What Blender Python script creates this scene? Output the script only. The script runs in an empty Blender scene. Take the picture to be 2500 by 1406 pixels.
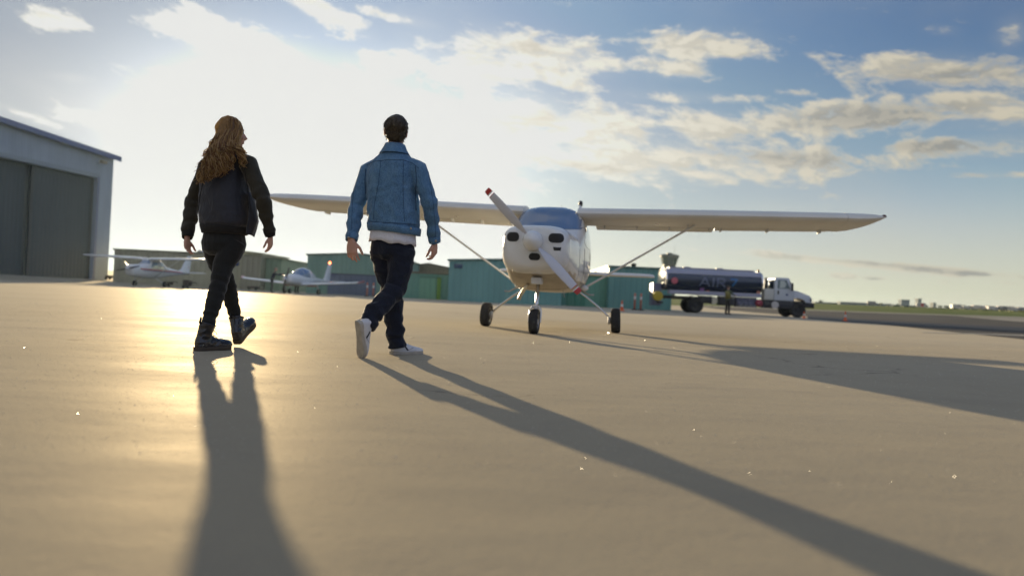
import bpy, bmesh, math, random
from mathutils import Vector, Matrix, noise, Euler
from mathutils.bvhtree import BVHTree
R = math.radians
V = Vector
scene = bpy.context.scene
C = scene.collection

# ------------------------------------------------------------------ camera
CAM = V((0, 0, 0.478)); FP = 1780.0; ROLL = math.atan(0.046); PITCH = math.atan(21.5 / 1780)
Fv = V((0, math.cos(PITCH), math.sin(PITCH)))
Rv0 = V((1, 0, 0)); Uv0 = Rv0.cross(Fv)
Rv = (Rv0 * math.cos(ROLL) + Uv0 * math.sin(ROLL)).normalized()
Uv = Rv.cross(Fv).normalized()
cd = bpy.data.cameras.new("camera"); cam = bpy.data.objects.new("camera", cd); C.objects.link(cam)
M = Matrix((Rv, Uv, -Fv)).transposed().to_4x4(); M.translation = CAM
cam.matrix_world = M
cd.sensor_width = 36; cd.lens = 36 * FP / 2500; cd.clip_start = 0.05; cd.clip_end = 6000
cd.dof.use_dof = True; cd.dof.focus_distance = 5.3; cd.dof.aperture_fstop = 1.4; cd.dof.aperture_blades = 0
scene.camera = cam

def at(px, py, Y):                       # a point at distance Y in front of the camera
    d = Fv + Rv * ((px - 1250) / FP) - Uv * ((py - 703) / FP)
    return CAM + d * ((Y - CAM.y) / d.y)
def ground_at(px, py, z=0.0):
    d = Fv + Rv * ((px - 1250) / FP) - Uv * ((py - 703) / FP)
    return CAM + d * ((z - CAM.z) / d.z)
def azel(px, py):
    d = (Fv + Rv * ((px - 1250) / FP) - Uv * ((py - 703) / FP)).normalized()
    return math.atan2(d.x, d.y), math.asin(d.z)

# ------------------------------------------------------------------ light
SUN_AZ, SUN_EL = R(-22.6), R(7.8)        # azimuth from +Y towards +X
EXPO = 1.35; E = 2 ** EXPO
scene.view_settings.view_transform = 'Standard'; scene.view_settings.look = 'None'
scene.view_settings.exposure = EXPO; scene.view_settings.gamma = 1.0
scene.view_settings.use_curve_mapping = False
SD = V((math.sin(SUN_AZ) * math.cos(SUN_EL), math.cos(SUN_AZ) * math.cos(SUN_EL), math.sin(SUN_EL)))
ld = bpy.data.lights.new("sun", 'SUN'); ld.energy = 4.6; ld.angle = R(0.6); ld.color = (1.0, 0.80, 0.50)
sun = bpy.data.objects.new("sun", ld); C.objects.link(sun)
sun.rotation_euler = SD.to_track_quat('Z', 'Y').to_euler()

class NT:                                # tiny helper for node trees
    def __init__(s, nt): s.nt = nt; s.n = nt.nodes; s.l = nt.links
    def put(s, sock, v):
        if isinstance(v, bpy.types.NodeSocket): s.l.new(v, sock)
        elif v is not None: sock.default_value = v
    def m(s, op, a, b=None, c=None, clamp=False):
        n = s.n.new('ShaderNodeMath'); n.operation = op; n.use_clamp = clamp
        for i, v in enumerate((a, b, c)): s.put(n.inputs[i], v)
        return n.outputs[0]
    def vm(s, op, a, b=None, out=0):
        n = s.n.new('ShaderNodeVectorMath'); n.operation = op
        s.put(n.inputs[0], a)
        if b is not None: s.put(n.inputs[3] if op == 'SCALE' else n.inputs[1], b)
        return n.outputs[out]
    def sep(s, v):
        n = s.n.new('ShaderNodeSeparateXYZ'); s.l.new(v, n.inputs[0]); return n.outputs
    def comb(s, x=0.0, y=0.0, z=0.0):
        n = s.n.new('ShaderNodeCombineXYZ')
        for i, v in enumerate((x, y, z)): s.put(n.inputs[i], v)
        return n.outputs[0]
    def noise(s, vec, scale, detail=4, rough=0.55, dist=0.0, lac=2.0):
        n = s.n.new('ShaderNodeTexNoise'); s.put(n.inputs['Vector'], vec)
        n.inputs['Scale'].default_value = scale; n.inputs['Detail'].default_value = detail
        n.inputs['Roughness'].default_value = rough; n.inputs['Distortion'].default_value = dist
        n.inputs['Lacunarity'].default_value = lac
        return n.outputs[0]
    def voro(s, vec, scale, feature='F1', out='Distance'):
        n = s.n.new('ShaderNodeTexVoronoi'); n.feature = feature; s.put(n.inputs['Vector'], vec)
        n.inputs['Scale'].default_value = scale; return n.outputs[out]
    def step(s, v, a, b, lo=0.0, hi=1.0, kind='SMOOTHSTEP'):
        n = s.n.new('ShaderNodeMapRange'); n.interpolation_type = kind; s.put(n.inputs[0], v)
        for i, x in enumerate((a, b, lo, hi)): s.put(n.inputs[i + 1], x)
        return n.outputs[0]
    def mix(s, f, a, b, kind='MIX'):
        n = s.n.new('ShaderNodeMix'); n.data_type = 'RGBA'; n.blend_type = kind
        s.put(n.inputs[0], f)
        for i, v in ((6, a), (7, b)):
            if isinstance(v, tuple) and len(v) == 3: v = v + (1,)
            s.put(n.inputs[i], v)
        return n.outputs[2]
    def bump(s, h, strength=0.3, dist=0.01, normal=None):
        n = s.n.new('ShaderNodeBump'); s.put(n.inputs['Height'], h)
        n.inputs['Strength'].default_value = strength; n.inputs['Distance'].default_value = dist
        if normal is not None: s.l.new(normal, n.inputs['Normal'])
        return n.outputs[0]
    def coord(s, kind='Object'):
        return s.n.new('ShaderNodeTexCoord').outputs[kind]

def lin(r, g, b):                        # 0-255 display colour to linear
    f = lambda c: (c / 255 / 12.92) if c <= 10 else ((c / 255 + 0.055) / 1.055) ** 2.4
    return (f(r), f(g), f(b))

# ------------------------------------------------------------------ sky
world = bpy.data.worlds.new("World"); scene.world = world; world.use_nodes = True
nt = world.node_tree; nt.nodes.clear(); W = NT(nt)
D = W.vm('NORMALIZE', W.coord('Generated'))
dx, dy, dz = W.sep(D)
az = W.m('ARCTAN2', dx, dy); el = W.m('ARCSINE', dz)
sk = nt.nodes.new('ShaderNodeTexSky'); sk.sky_type = 'NISHITA'; sk.sun_disc = False
sk.sun_elevation = SUN_EL; sk.sun_rotation = SUN_AZ; sk.altitude = 100; sk.air_density = 1.2
sk.dust_density = 1.0; sk.ozone_density = 2.0
STR = 0.10
nish = W.vm('SCALE', sk.outputs[0], STR * E)            # as it would display
# clear-sky colour: the sky texture carried towards the colours of this evening's air
cosg = W.vm('DOT_PRODUCT', D, tuple(SD), out=1)
gam = W.m('ARCCOSINE', W.m('MINIMUM', cosg, 0.99999))   # angle from the sun
low = W.step(el, 0.0, 0.37)
zen = W.mix(low, lin(172, 190, 186), lin(122, 152, 188))
far = W.step(gam, 0.30, 1.0)
zen = W.mix(far, zen, W.mix(low, lin(158, 182, 194), lin(58, 92, 140)))
warm = W.step(el, 0.0, 0.19, 1.0, 0.0)
zen = W.mix(W.m('MULTIPLY', warm, 0.85), zen, W.mix(far, lin(222, 217, 196), lin(206, 201, 182)))
back = W.step(dy, -0.2, 0.35, 1.0, 0.0)
base = W.mix(0.85, W.vm('MINIMUM', nish, (0.8, 0.8, 0.8)), zen)
base = W.mix(W.m('MULTIPLY', back, 1.0), base, lin(146, 172, 224))
# glow of the sun through thin cloud
ga = W.m('SUBTRACT', az, azel(670, 330)[0]); ge = W.m('SUBTRACT', el, azel(670, 330)[1])
gx = W.m('ADD', W.m('MULTIPLY', W.m('MAXIMUM', ga, 0.0), 1 / 0.27), W.m('MULTIPLY', W.m('MINIMUM', ga, 0.0), 1 / 0.175))
gy = W.m('ADD', W.m('MULTIPLY', W.m('MAXIMUM', ge, 0.0), 1 / 0.095), W.m('MULTIPLY', W.m('MINIMUM', ge, 0.0), 1 / 0.27))
gd = W.m('SQRT', W.m('ADD', W.m('MULTIPLY', gx, gx), W.m('MULTIPLY', gy, gy)))
g1 = W.m('EXPONENT', W.m('MULTIPLY', W.m('POWER', gd, 1.9), -1.0))
g2 = W.m('EXPONENT', W.m('MULTIPLY', W.m('DIVIDE', gam, 0.24), -1.0))
uv = W.comb(W.m('MULTIPLY_ADD', el, 0.3, az), W.m('MULTIPLY_ADD', az, 0.16, W.m('MULTIPLY', el, 2.2)), 0.0)
wob = W.noise(uv, 3.0, 3, 0.5)
uvw = W.vm('ADD', uv, W.vm('SCALE', W.comb(W.m('SUBTRACT', wob, 0.5), W.m('SUBTRACT', 0.5, wob), 0.0), 0.16))
n0 = W.noise(uvw, 13.0, 7, 0.66)
n1 = W.noise(W.vm('ADD', uvw, (-0.010, 0.014, 0)), 13.0, 4, 0.6)
n0s = W.noise(uvw, 13.0, 4, 0.6)
big = W.noise(uvw, 2.4, 4, 0.5)
def blobs(lst):
    tot = None
    for (px, py, rx, ry, rot, w) in lst:
        a0, e0 = azel(px, py)
        k = math.cos(a0) ** 2
        a = R(rot) + ROLL
        ax = W.m('SUBTRACT', az, a0); ey = W.m('SUBTRACT', el, e0)
        ca, sa = math.cos(a), math.sin(a)          # rot > 0 : falls to the right
        p = W.m('MULTIPLY_ADD', ax, ca * FP / rx / k, W.m('MULTIPLY', ey, -sa * FP / rx / k))
        q = W.m('MULTIPLY_ADD', ax, sa * FP / ry / math.cos(a0), W.m('MULTIPLY', ey, ca * FP / ry / math.cos(a0)))
        d2 = W.m('MULTIPLY_ADD', p, p, W.m('MULTIPLY', q, q))
        b = W.m('MULTIPLY', W.m('POWER', W.m('MULTIPLY_ADD', d2, -0.55, 1.0, clamp=True), 2.0), w)
        tot = b if tot is None else W.m('MAXIMUM', tot, b)
    return tot
CL = [ (150, 52, 130, 26, -3, .5), (560, 100, 280, 55, 3, .8), (800, 35, 140, 36, 18, .7), (960, 42, 130, 14, 3, .4),
  (1130, 165, 330, 50, -4, .62), (1330, 130, 240, 60, 2, .60), (1360, 190, 140, 34, 12, .5), (1700, 115, 230, 42, 0, .62), (1640, 165, 150, 34, 8, .5),
  (1700, 240, 260, 20, 0, .36), (1960, 228, 70, 16, 0, .36), (2290, 185, 330, 55, 4, .52), (2150, 240, 150, 50, 25, .46), (2470, 85, 50, 45, -30, .4), (2300, 75, 60, 15, 10, .22),
  (1330, 310, 360, 100, 0, .64), (2050, 290, 400, 60, -3, .58), (1780, 325, 240, 60, 10, .50), (2380, 260, 240, 70, 5, .50),
  (1500, 395, 360, 52, 2, .62), (1850, 390, 420, 55, 2, .56), (2370, 358, 260, 34, 0, .56), (2420, 428, 130, 12, 0, .38),
  (680, 300, 340, 190, 0, .45), (1000, 380, 420, 140, 0, .60), (180, 190, 70, 14, -8, .3), (90, 292, 110, 12, 12, .42), (250, 300, 130, 24, 0, .5),
  (2100, 643, 420, 13, 2, .62), (2360, 666, 300, 13, 2, .64), (1900, 625, 260, 10, 0, .45), (2060, 674, 45, 10, 0, .45), (2135, 680, 45, 9, 0, .45), (2470, 690, 70, 12, 0, .5) ]
DK = [ (1200, 308, 160, 26, -4, .9), (1310, 286, 160, 16, -8, .6), (1200, 372, 140, 16, 6, .7), (1380, 402, 180, 14, 0, .7), (1300, 118, 60, 18, 0, .5),
   (2120, 285, 240, 34, -3, .8), (2350, 185, 180, 26, 0, .5), (1880, 385, 230, 20, 2, .7), (2330, 352, 240, 18, -2, .7), (2440, 150, 120, 30, 0, .6),
   (2200, 650, 300, 7, 2, .45), (2400, 672, 190, 7, 2, .5), (2135, 684, 34, 7, 0, .7), (2470, 692, 60, 9, 0, .7) ]
CL = [c[:5] + (c[5] + (.10 if c[0] > 1100 else 0),) for c in CL]
mask = W.m('MAXIMUM', blobs(CL), W.m('MULTIPLY', back, .34)); dark = blobs(DK)
nn = W.m('MULTIPLY', W.m('SUBTRACT', n0, 0.5), 2.3)
dens = W.step(W.m('ADD', nn, mask), 0.20, 0.64)
thin = W.step(W.m('ADD', big, W.m('MULTIPLY', mask, .3)), 0.42, 0.85, 0.0, 0.28)
left = W.step(az, -0.62, -0.25, 1.0, 0.0)
veil = W.m('MULTIPLY', left, W.step(big, .35, .65, .35, .8))
base = W.mix(W.m('MULTIPLY', left, .8), base, lin(128, 142, 162))
base = W.mix(veil, base, lin(160, 165, 174))
lite = W.step(W.m('SUBTRACT', n0s, n1), -0.06, 0.06)
ccol = W.mix(W.step(gam, 0.25, 1.0), lin(236, 233, 222), lin(200, 193, 174))
dcol = W.mix(W.step(gam, 0.25, 1.0), lin(206, 200, 186), lin(146, 146, 142))
shade = W.m('ADD', W.m('MULTIPLY', dark, 0.95), W.m('MULTIPLY', W.m('SUBTRACT', 1.0, lite), 0.50), clamp=True)
shade = W.m('MULTIPLY', shade, W.step(dens, 0.2, 0.95))
cc = W.mix(shade, ccol, dcol)
sky = W.mix(thin, base, ccol)
sky = W.mix(dens, sky, cc)
glowc = W.vm('ADD', W.vm('SCALE', W.comb(1.0, .97, .90), W.m('MULTIPLY', g1, 0.95)), W.vm('SCALE', W.comb(1.0, .93, .78), W.m('MULTIPLY', g2, 0.20)))
sky = W.vm('ADD', sky, glowc)
sky = W.vm('MINIMUM', sky, (0.775, 0.775, 0.765))
# below the horizon: dull earth
sky = W.mix(W.step(el, -0.03, -0.002), lin(120, 112, 98), sky)
bg = nt.nodes.new('ShaderNodeBackground'); bg.inputs[1].default_value = STR
W.l.new(W.vm('SCALE', sky, 1.0 / (STR * E)), bg.inputs[0])
wo = nt.nodes.new('ShaderNodeOutputWorld'); W.l.new(bg.outputs[0], wo.inputs[0])
world.cycles.sampling_method = 'MANUAL'; world.cycles.sample_map_resolution = 1024

# ------------------------------------------------------------------ helpers
FRAME = {}
def obj(name, bm, mat=None, parent=None, smooth=True, world=False, ang=None):
    """one mesh object; 'parent' shares its thing's frame; world=True: vertices are given in world space"""
    me = bm if isinstance(bm, bpy.types.Mesh) else None
    if me is None:
        me = bpy.data.meshes.new(name)
        bmesh.ops.recalc_face_normals(bm, faces=bm.faces) if not getattr(bm, 'keepn', False) else None
        bm.to_mesh(me); bm.free()
    o = bpy.data.objects.new(name, me); C.objects.link(o)
    if mat is not None:
        me.materials.clear()
        for mm in (mat if isinstance(mat, (list, tuple)) else [mat]): me.materials.append(mm)
    if smooth and len(me.polygons):
        me.polygons.foreach_set('use_smooth', [True] * len(me.polygons))
        if ang is not None:
            try: me.set_sharp_from_angle(angle=R(ang))
            except Exception: pass
    if parent is not None:
        o.parent = parent
        root = parent
        while root.parent is not None: root = root.parent
        if world: me.transform(FRAME[root.name].inverted())
    return o
def frame(loc=(0, 0, 0), rz=0.0): return Matrix.Translation(V(loc)) @ Matrix.Rotation(rz, 4, 'Z')
def tag(o, label=None, cat=None, group=None, kind=None):
    if label: o['label'] = label
    if cat: o['category'] = cat
    if group: o['group'] = group
    if kind: o['kind'] = kind
    return o
def thing(name, label, cat, loc=(0, 0, 0), rz=0.0, group=None):
    o = bpy.data.objects.new(name, None); C.objects.link(o)
    o.location = loc; o.rotation_euler = (0, 0, rz); o.empty_display_size = 0.3
    FRAME[o.name] = frame(loc, rz)
    return tag(o, label, cat, group)
def dup(root, loc, rz=0.0, label=None, group=None, names=None):
    r = root.copy(); C.objects.link(r); r.location = loc; r.rotation_euler = (0, 0, rz)
    if label: r['label'] = label
    if group: r['group'] = group
    FRAME[r.name] = frame(loc, rz)
    for ch in list(root.children):
        c = ch.copy(); C.objects.link(c); c.parent = r
        for g in list(ch.children):
            d = g.copy(); C.objects.link(d); d.parent = c
    return r

def BM(): return bmesh.new()
def box(bm, x0, x1, y0, y1, z0, z1, m=None, bev=0.0, mi=0):
    vs = [bm.verts.new((x, y, z)) for z in (z0, z1) for y in (y0, y1) for x in (x0, x1)]
    fs = [bm.faces.new([vs[i] for i in q]) for q in ((0, 2, 3, 1), (4, 5, 7, 6), (0, 1, 5, 4), (2, 6, 7, 3), (0, 4, 6, 2), (1, 3, 7, 5))]
    for f in fs: f.material_index = mi
    if m is not None: bmesh.ops.transform(bm, matrix=m, verts=vs)
    if bev > 0:
        es = list({e for f in fs for e in f.edges})
        bmesh.ops.bevel(bm, geom=es, offset=bev, segments=2, profile=0.6, affect='EDGES')
    return vs
def loft(bm, rings, cap=True, close=True, mi=0):
    rv = [[bm.verts.new(p) for p in r] for r in rings]
    n = len(rv[0])
    for a, b in zip(rv[:-1], rv[1:]):
        for i in range(n if close else n - 1):
            j = (i + 1) % n
            f = bm.faces.new((a[i], a[j], b[j], b[i])); f.material_index = mi
    if cap:
        for r in (list(reversed(rv[0])), rv[-1]):
            try: bm.faces.new(r).material_index = mi
            except ValueError: pass
    return rv
def ering(c, u, v, a, b, n=16, p=2.0, a2=None, b2=None):
    """superellipse ring; a2/b2: other half-widths on the negative side"""
    out = []
    for i in range(n):
        t = 2 * math.pi * i / n
        ct, st = math.cos(t), math.sin(t)
        cx = math.copysign(abs(ct) ** (2 / p), ct); sy = math.copysign(abs(st) ** (2 / p), st)
        aa = a if ct >= 0 or a2 is None else a2
        bb = b if st >= 0 or b2 is None else b2
        out.append(V(c) + V(u) * (aa * cx) + V(v) * (bb * sy))
    return out
def tube(bm, pts, rad, n=12, side=None, cap=True, p=2.0, mi=0):
    """tapered tube through pts; rad: floats or (a, b), a measured along 'side'"""
    pts = [V(q) for q in pts]
    if not isinstance(rad, (list, tuple)) or (isinstance(rad, tuple) and len(rad) == 2 and len(pts) != 2): rad = [rad] * len(pts)
    rings = []; ref = V(side) if side is not None else None; prev = None
    for i, q in enumerate(pts):
        t = (pts[min(i + 1, len(pts) - 1)] - pts[max(i - 1, 0)])
        if t.length < 1e-9: t = V((0, 0, 1))
        t.normalize()
        if ref is not None: u = ref - t * ref.dot(t)
        elif prev is not None: u = prev - t * prev.dot(t)
        else: u = t.orthogonal()
        if u.length < 1e-6: u = t.orthogonal()
        u.normalize(); w = t.cross(u).normalized(); prev = u
        r = rad[i]; a, b = r if isinstance(r, (list, tuple)) else (r, r)
        rings.append(ering(q, u, w, a, b, n, p))
    return loft(bm, rings, cap, mi=mi)
def cyl(bm, c, axis, r, h, n=24, r2=None, mi=0):
    ax = V(axis).normalized(); c = V(c)
    u = ax.orthogonal().normalized(); w = ax.cross(u)
    return loft(bm, [ering(c - ax * h / 2, u, w, r, r, n), ering(c + ax * h / 2, u, w, r if r2 is None else r2, r if r2 is None else r2, n)], mi=mi)
def lathe(bm, c, axis, prof, n=32, mi=0):
    """prof: (radius, offset along the axis)"""
    ax = V(axis).normalized(); c = V(c); u = ax.orthogonal().normalized(); w = ax.cross(u)
    return loft(bm, [ering(c + ax * h, u, w, max(r, 1e-4), max(r, 1e-4), n) for r, h in prof], mi=mi)
def ball(bm, c, r, m=None, seg=16, rings=10, mi=0):
    c = V(c); rx, ry, rz = r if isinstance(r, (tuple, list)) else (r, r, r)
    Mx = Matrix.Diagonal((rx, ry, rz, 1))
    Mt = Matrix.Translation(c) @ ((m.to_4x4() if m is not None else Matrix.Identity(4))) @ Mx
    ret = bmesh.ops.create_uvsphere(bm, u_segments=seg, v_segments=rings, radius=1.0, matrix=Mt)
    for v in ret['verts']:
        for f in v.link_faces: f.material_index = mi
def spline(pts, n=6):
    """Catmull-Rom through points (any dimension tuples)"""
    P = [tuple(p) for p in pts]; P = [P[0]] + P + [P[-1]]; out = []
    for i in range(1, len(P) - 2):
        for k in range(n):
            t = k / n; a, b, c, d = P[i - 1], P[i], P[i + 1], P[i + 2]
            out.append(tuple(0.5 * (2 * b[j] + (c[j] - a[j]) * t + (2 * a[j] - 5 * b[j] + 4 * c[j] - d[j]) * t * t + (3 * b[j] - a[j] - 3 * c[j] + d[j]) * t ** 3) for j in range(len(b))))
    out.append(P[-2]); return out
def to_mesh(bm):
    me = bpy.data.meshes.new("m"); bmesh.ops.recalc_face_normals(bm, faces=bm.faces); bm.to_mesh(me); bm.free(); return me
def fuse(bm, voxel, smooth=3, fac=0.5):
    """union of closed pieces as one continuous surface"""
    me = to_mesh(bm); o = bpy.data.objects.new("tmp", me); C.objects.link(o)
    md = o.modifiers.new("r", 'REMESH'); md.mode = 'VOXEL'; md.voxel_size = voxel; md.use_smooth_shade = True
    if smooth:
        ms = o.modifiers.new("s", 'SMOOTH'); ms.factor = fac; ms.iterations = smooth
    dg = bpy.context.evaluated_depsgraph_get(); dg.update()
    out = bpy.data.meshes.new_from_object(o.evaluated_get(dg))
    bpy.data.objects.remove(o); bpy.data.meshes.remove(me)
    return out
def displace(me, fn):
    """move every vertex along its normal by fn(co, normal)"""
    vals = [(v.co.copy(), v.normal.copy()) for v in me.vertices]
    for v, (co, no) in zip(me.vertices, vals): v.co = co + no * fn(co, no)
    me.update(); return me

# ------------------------------------------------------------------ materials
def mat(name, col, rough=0.6, metal=0.0, spec=0.5, var=0.0, vscale=5.0, bump=0.0, bscale=60.0, coat=0.0, emit=None, trans=0.0, sheen=0.0, sub=0.0, rvar=0.0, bdist=0.004):
    m = bpy.data.materials.new(name); m.use_nodes = True; T = NT(m.node_tree); b = T.n['Principled BSDF']
    b.inputs['Roughness'].default_value = rough; b.inputs['Metallic'].default_value = metal
    b.inputs['Specular IOR Level'].default_value = spec; b.inputs['Coat Weight'].default_value = coat
    b.inputs['Base Color'].default_value = (*col, 1)
    if trans: b.inputs['Transmission Weight'].default_value = trans
    if sheen: b.inputs['Sheen Weight'].default_value = sheen; b.inputs['Sheen Roughness'].default_value = 0.5
    if sub: b.inputs['Subsurface Weight'].default_value = sub; b.inputs['Subsurface Radius'].default_value = (0.02, 0.008, 0.004)
    if emit: b.inputs['Emission Color'].default_value = (*emit[0], 1); b.inputs['Emission Strength'].default_value = emit[1]
    oc = T.coord('Object') if (var or bump or rvar) else None
    if var or rvar:
        nz = T.noise(oc, vscale, 5, 0.6)
        if var: T.put(b.inputs['Base Color'], T.mix(T.step(nz, 0.3, 0.7), tuple(c * (1 - var) for c in col), tuple(min(1, c * (1 + var)) for c in col)))
        if rvar: T.put(b.inputs['Roughness'], T.step(nz, 0.3, 0.7, max(0, rough - rvar), min(1, rough + rvar)))
    if bump: T.put(b.inputs['Normal'], T.bump(T.noise(oc, bscale, 4, 0.6), bump, bdist))
    return m
MT = {}
MT['rubber'] = mat('rubber', (0.022, 0.022, 0.024), 0.75, bump=0.2, bscale=120, var=0.2)
MT['white_paint'] = mat('white_paint', (0.74, 0.75, 0.76), 0.22, coat=0.4, var=0.04, vscale=3, rvar=0.06)
MT['white_dull'] = mat('white_dull', (0.68, 0.69, 0.70), 0.45, var=0.05)
MT['chrome'] = mat('chrome', (0.72, 0.72, 0.74), 0.22, metal=1.0)
MT['steel'] = mat('steel', (0.42, 0.42, 0.43), 0.4, metal=1.0, rvar=0.1)
MT['dark_metal'] = mat('dark_metal', (0.05, 0.05, 0.055), 0.5, metal=0.6)
MT['black'] = mat('black', (0.012, 0.012, 0.013), 0.6)
MT['red_paint'] = mat('red_paint', (0.45, 0.035, 0.03), 0.35)
MT['dark_glass'] = mat('dark_glass', (0.02, 0.03, 0.045), 0.06, spec=0.8, coat=0.5)
MT['orange'] = mat('orange', (0.75, 0.13, 0.03), 0.55)
MT['skin'] = mat('skin', (0.50, 0.27, 0.19), 0.55, sub=0.15, var=0.08, vscale=18, bump=0.1, bscale=90)

# ------------------------------------------------------------------ ground
def sstep(a, b, x):
    t = min(1, max(0, (x - a) / (b - a))); return t * t * (3 - 2 * t)
def zg(x, y):
    r = math.hypot(x, y)
    z = sstep(75, 210, r) * (0.478 + 0.0095 * r)
    z += 0.40 * sstep(-33, -41, x) * sstep(30, 62, y) * (1 - sstep(75, 120, r))
    return z
def sheet(name, f_in, mt, z_off, xs, ys, label=None):
    bm = BM(); g = {}
    for i, x in enumerate(xs):
        for j, y in enumerate(ys):
            g[i, j] = bm.verts.new((x, y, zg(x, y) + z_off - (0.5 if x < -25 and -65 < y < 105 else 0)))
    for i in range(len(xs) - 1):
        for j in range(len(ys) - 1):
            bm.faces.new((g[i, j], g[i + 1, j], g[i + 1, j + 1], g[i, j + 1]))
    o = obj(name, bm, mt); tag(o, kind='structure'); return o
def span(a, b, n): return [a + (b - a) * i / n for i in range(n + 1)]
lo = [-1600, -1000, -700, -500, -350]
mid = span(-250, 250, 100)
hi = [350, 500, 700, 1000, 1600]

def concrete():
    m = bpy.data.materials.new('apron_concrete'); m.use_nodes = True; T = NT(m.node_tree); b = T.n['Principled BSDF']
    p = T.coord('Object')
    base = T.mix(T.step(T.noise(p, 0.16, 6, 0.62), 0.3, 0.7), (0.302, 0.262, 0.188), (0.356, 0.312, 0.230))
    # broad sweeps of wear that run across the apron
    sw = T.noise(T.vm('MULTIPLY', p, (0.10, 0.42, 1)), 1.6, 5, 0.6, 0.4)
    base = T.mix(T.m('MULTIPLY', T.step(sw, 0.5, 0.72), 0.26), base, (0.21, 0.182, 0.145))
    mott = T.noise(p, 3.0, 6, 0.65)
    base = T.mix(T.m('MULTIPLY', T.step(mott, 0.45, 0.75), 0.30), base, (0.235, 0.205, 0.165))
    grain = T.noise(p, 140.0, 3, 0.7)
    base = T.mix(T.m('MULTIPLY', T.step(grain, 0.35, 0.7), 0.35), base, (0.225, 0.198, 0.158))
    spots = T.voro(p, 9.0)
    sp2 = T.m('MULTIPLY', T.step(spots, 0.05, 0.02), T.step(T.noise(p, 1.3, 2, 0.5), 0.58, 0.66))
    base = T.mix(T.m('MULTIPLY', sp2, 0.5), base, (0.10, 0.09, 0.085))
    # hairline cracks
    pw = T.vm('ADD', p, T.vm('SCALE', T.comb(T.noise(p, 1.2, 5, 0.6), T.noise(T.vm('ADD', p, (9, 4, 0)), 1.2, 5, 0.6), 0.0), 1.1))
    ed = T.voro(pw, 0.42, 'DISTANCE_TO_EDGE')
    cr = T.m('MULTIPLY', T.step(ed, 0.0055, 0.0015), T.step(T.noise(p, 0.5, 3, 0.5), 0.52, 0.60))
    base = T.mix(T.m('MULTIPLY', cr, 0.65), base, (0.07, 0.062, 0.055))
    T.put(b.inputs['Base Color'], base)
    rr = T.step(T.noise(T.vm('MULTIPLY', p, (0.35, 1.0, 1)), 1.1, 6, 0.65), 0.3, 0.7, 0.55, 0.72)
    T.put(b.inputs['Roughness'], rr); b.inputs['Specular IOR Level'].default_value = 0.07
    h = T.m('MULTIPLY_ADD', T.noise(p, 230.0, 2, 0.6), 0.35, T.m('MULTIPLY', T.noise(p, 34.0, 4, 0.65), 0.65))
    n1_ = T.bump(h, 0.45, 0.004)
    n2_ = T.bump(T.noise(T.vm('MULTIPLY', p, (0.5, 1, 1)), 1.3, 3, 0.5), 0.25, 0.05, n1_)
    T.put(b.inputs['Normal'], n2_)
    b.inputs['Specular IOR Level'].default_value = 0.0
    gl = T.n.new('ShaderNodeBsdfGlossy'); gl.inputs['Color'].default_value = (1.0, .90, .74, 1); T.put(gl.inputs['Roughness'], T.step(rr, .4, .8, .50, .72)); T.put(gl.inputs['Normal'], n2_)
    lw = T.n.new('ShaderNodeLayerWeight'); lw.inputs[0].default_value = 0.25
    mx = T.n.new('ShaderNodeMixShader'); T.put(mx.inputs[0], T.m('MULTIPLY', T.m('POWER', lw.outputs['Facing'], 3.2), 0.32))
    T.l.new(b.outputs[0], mx.inputs[1]); T.l.new(gl.outputs[0], mx.inputs[2]); T.l.new(mx.outputs[0], T.n['Material Output'].inputs[0])
    return m
def plain_ground(name, c1, c2, scale, rough=0.8, stretch=(1, 1, 1), spec=0.04):
    m = bpy.data.materials.new(name); m.use_nodes = True; T = NT(m.node_tree); b = T.n['Principled BSDF']
    p = T.vm('MULTIPLY', T.coord('Object'), stretch)
    n = T.noise(p, scale, 6, 0.65)
    T.put(b.inputs['Base Color'], T.mix(T.step(n, 0.3, 0.7), c1, c2))
    b.inputs['Roughness'].default_value = rough; b.inputs['Specular IOR Level'].default_value = spec
    T.put(b.inputs['Normal'], T.bump(T.noise(p, scale * 25, 4, 0.6), 0.3, 0.02))
    return m
sheet('ground', None, plain_ground('field_soil', (0.075, 0.105, 0.02), (0.13, 0.15, 0.04), 0.03), -0.02, lo + mid + hi, lo + mid + hi)
# the apron: concrete, bounded on the right by the taxiway
def poly_sheet(name, pts, mt, z_off, step=6.0, kind='structure'):
    """a sheet over the polygon (two rails of equal length), following the ground"""
    bm = BM(); rows = []
    for a, b in pts:
        n = 26
        rows.append([bm.verts.new((a[0] + (b[0] - a[0]) * i / n, a[1] + (b[1] - a[1]) * i / n, zg(a[0] + (b[0] - a[0]) * i / n, a[1] + (b[1] - a[1]) * i / n) + z_off)) for i in range(n + 1)])
    for r0, r1 in zip(rows[:-1], rows[1:]):
        for i in range(n): bm.faces.new((r0[i], r0[i + 1], r1[i + 1], r1[i]))
    o = obj(name, bm, mt); tag(o, kind=kind); return o
edge = lambda y: 8.2 + 0.254 * y if y < 60 else 23.4 + 0.10 * (y - 60)
CONC = concrete()
poly_sheet('apron', [((-120 + 0 * y, y), (edge(y), y)) for y in span(-60, 110, 34)], CONC, 0.004)
asph = plain_ground('taxiway_asphalt', (0.060, 0.055, 0.052), (0.105, 0.097, 0.088), 0.25, 0.75, (1, 0.3, 1))
poly_sheet('taxiway', [((edge(y), y), (edge(y) + 26 + 0.12 * max(y, 0), y)) for y in span(-60, 112, 42)], asph, 0.008)
dark_band = plain_ground('dark_bluish_ground', (0.030, 0.034, 0.042), (0.055, 0.058, 0.066), 0.4, 0.6, (1, 0.5, 1))
gp = lambda px, py: tuple(ground_at(px, py)[:2])
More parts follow.
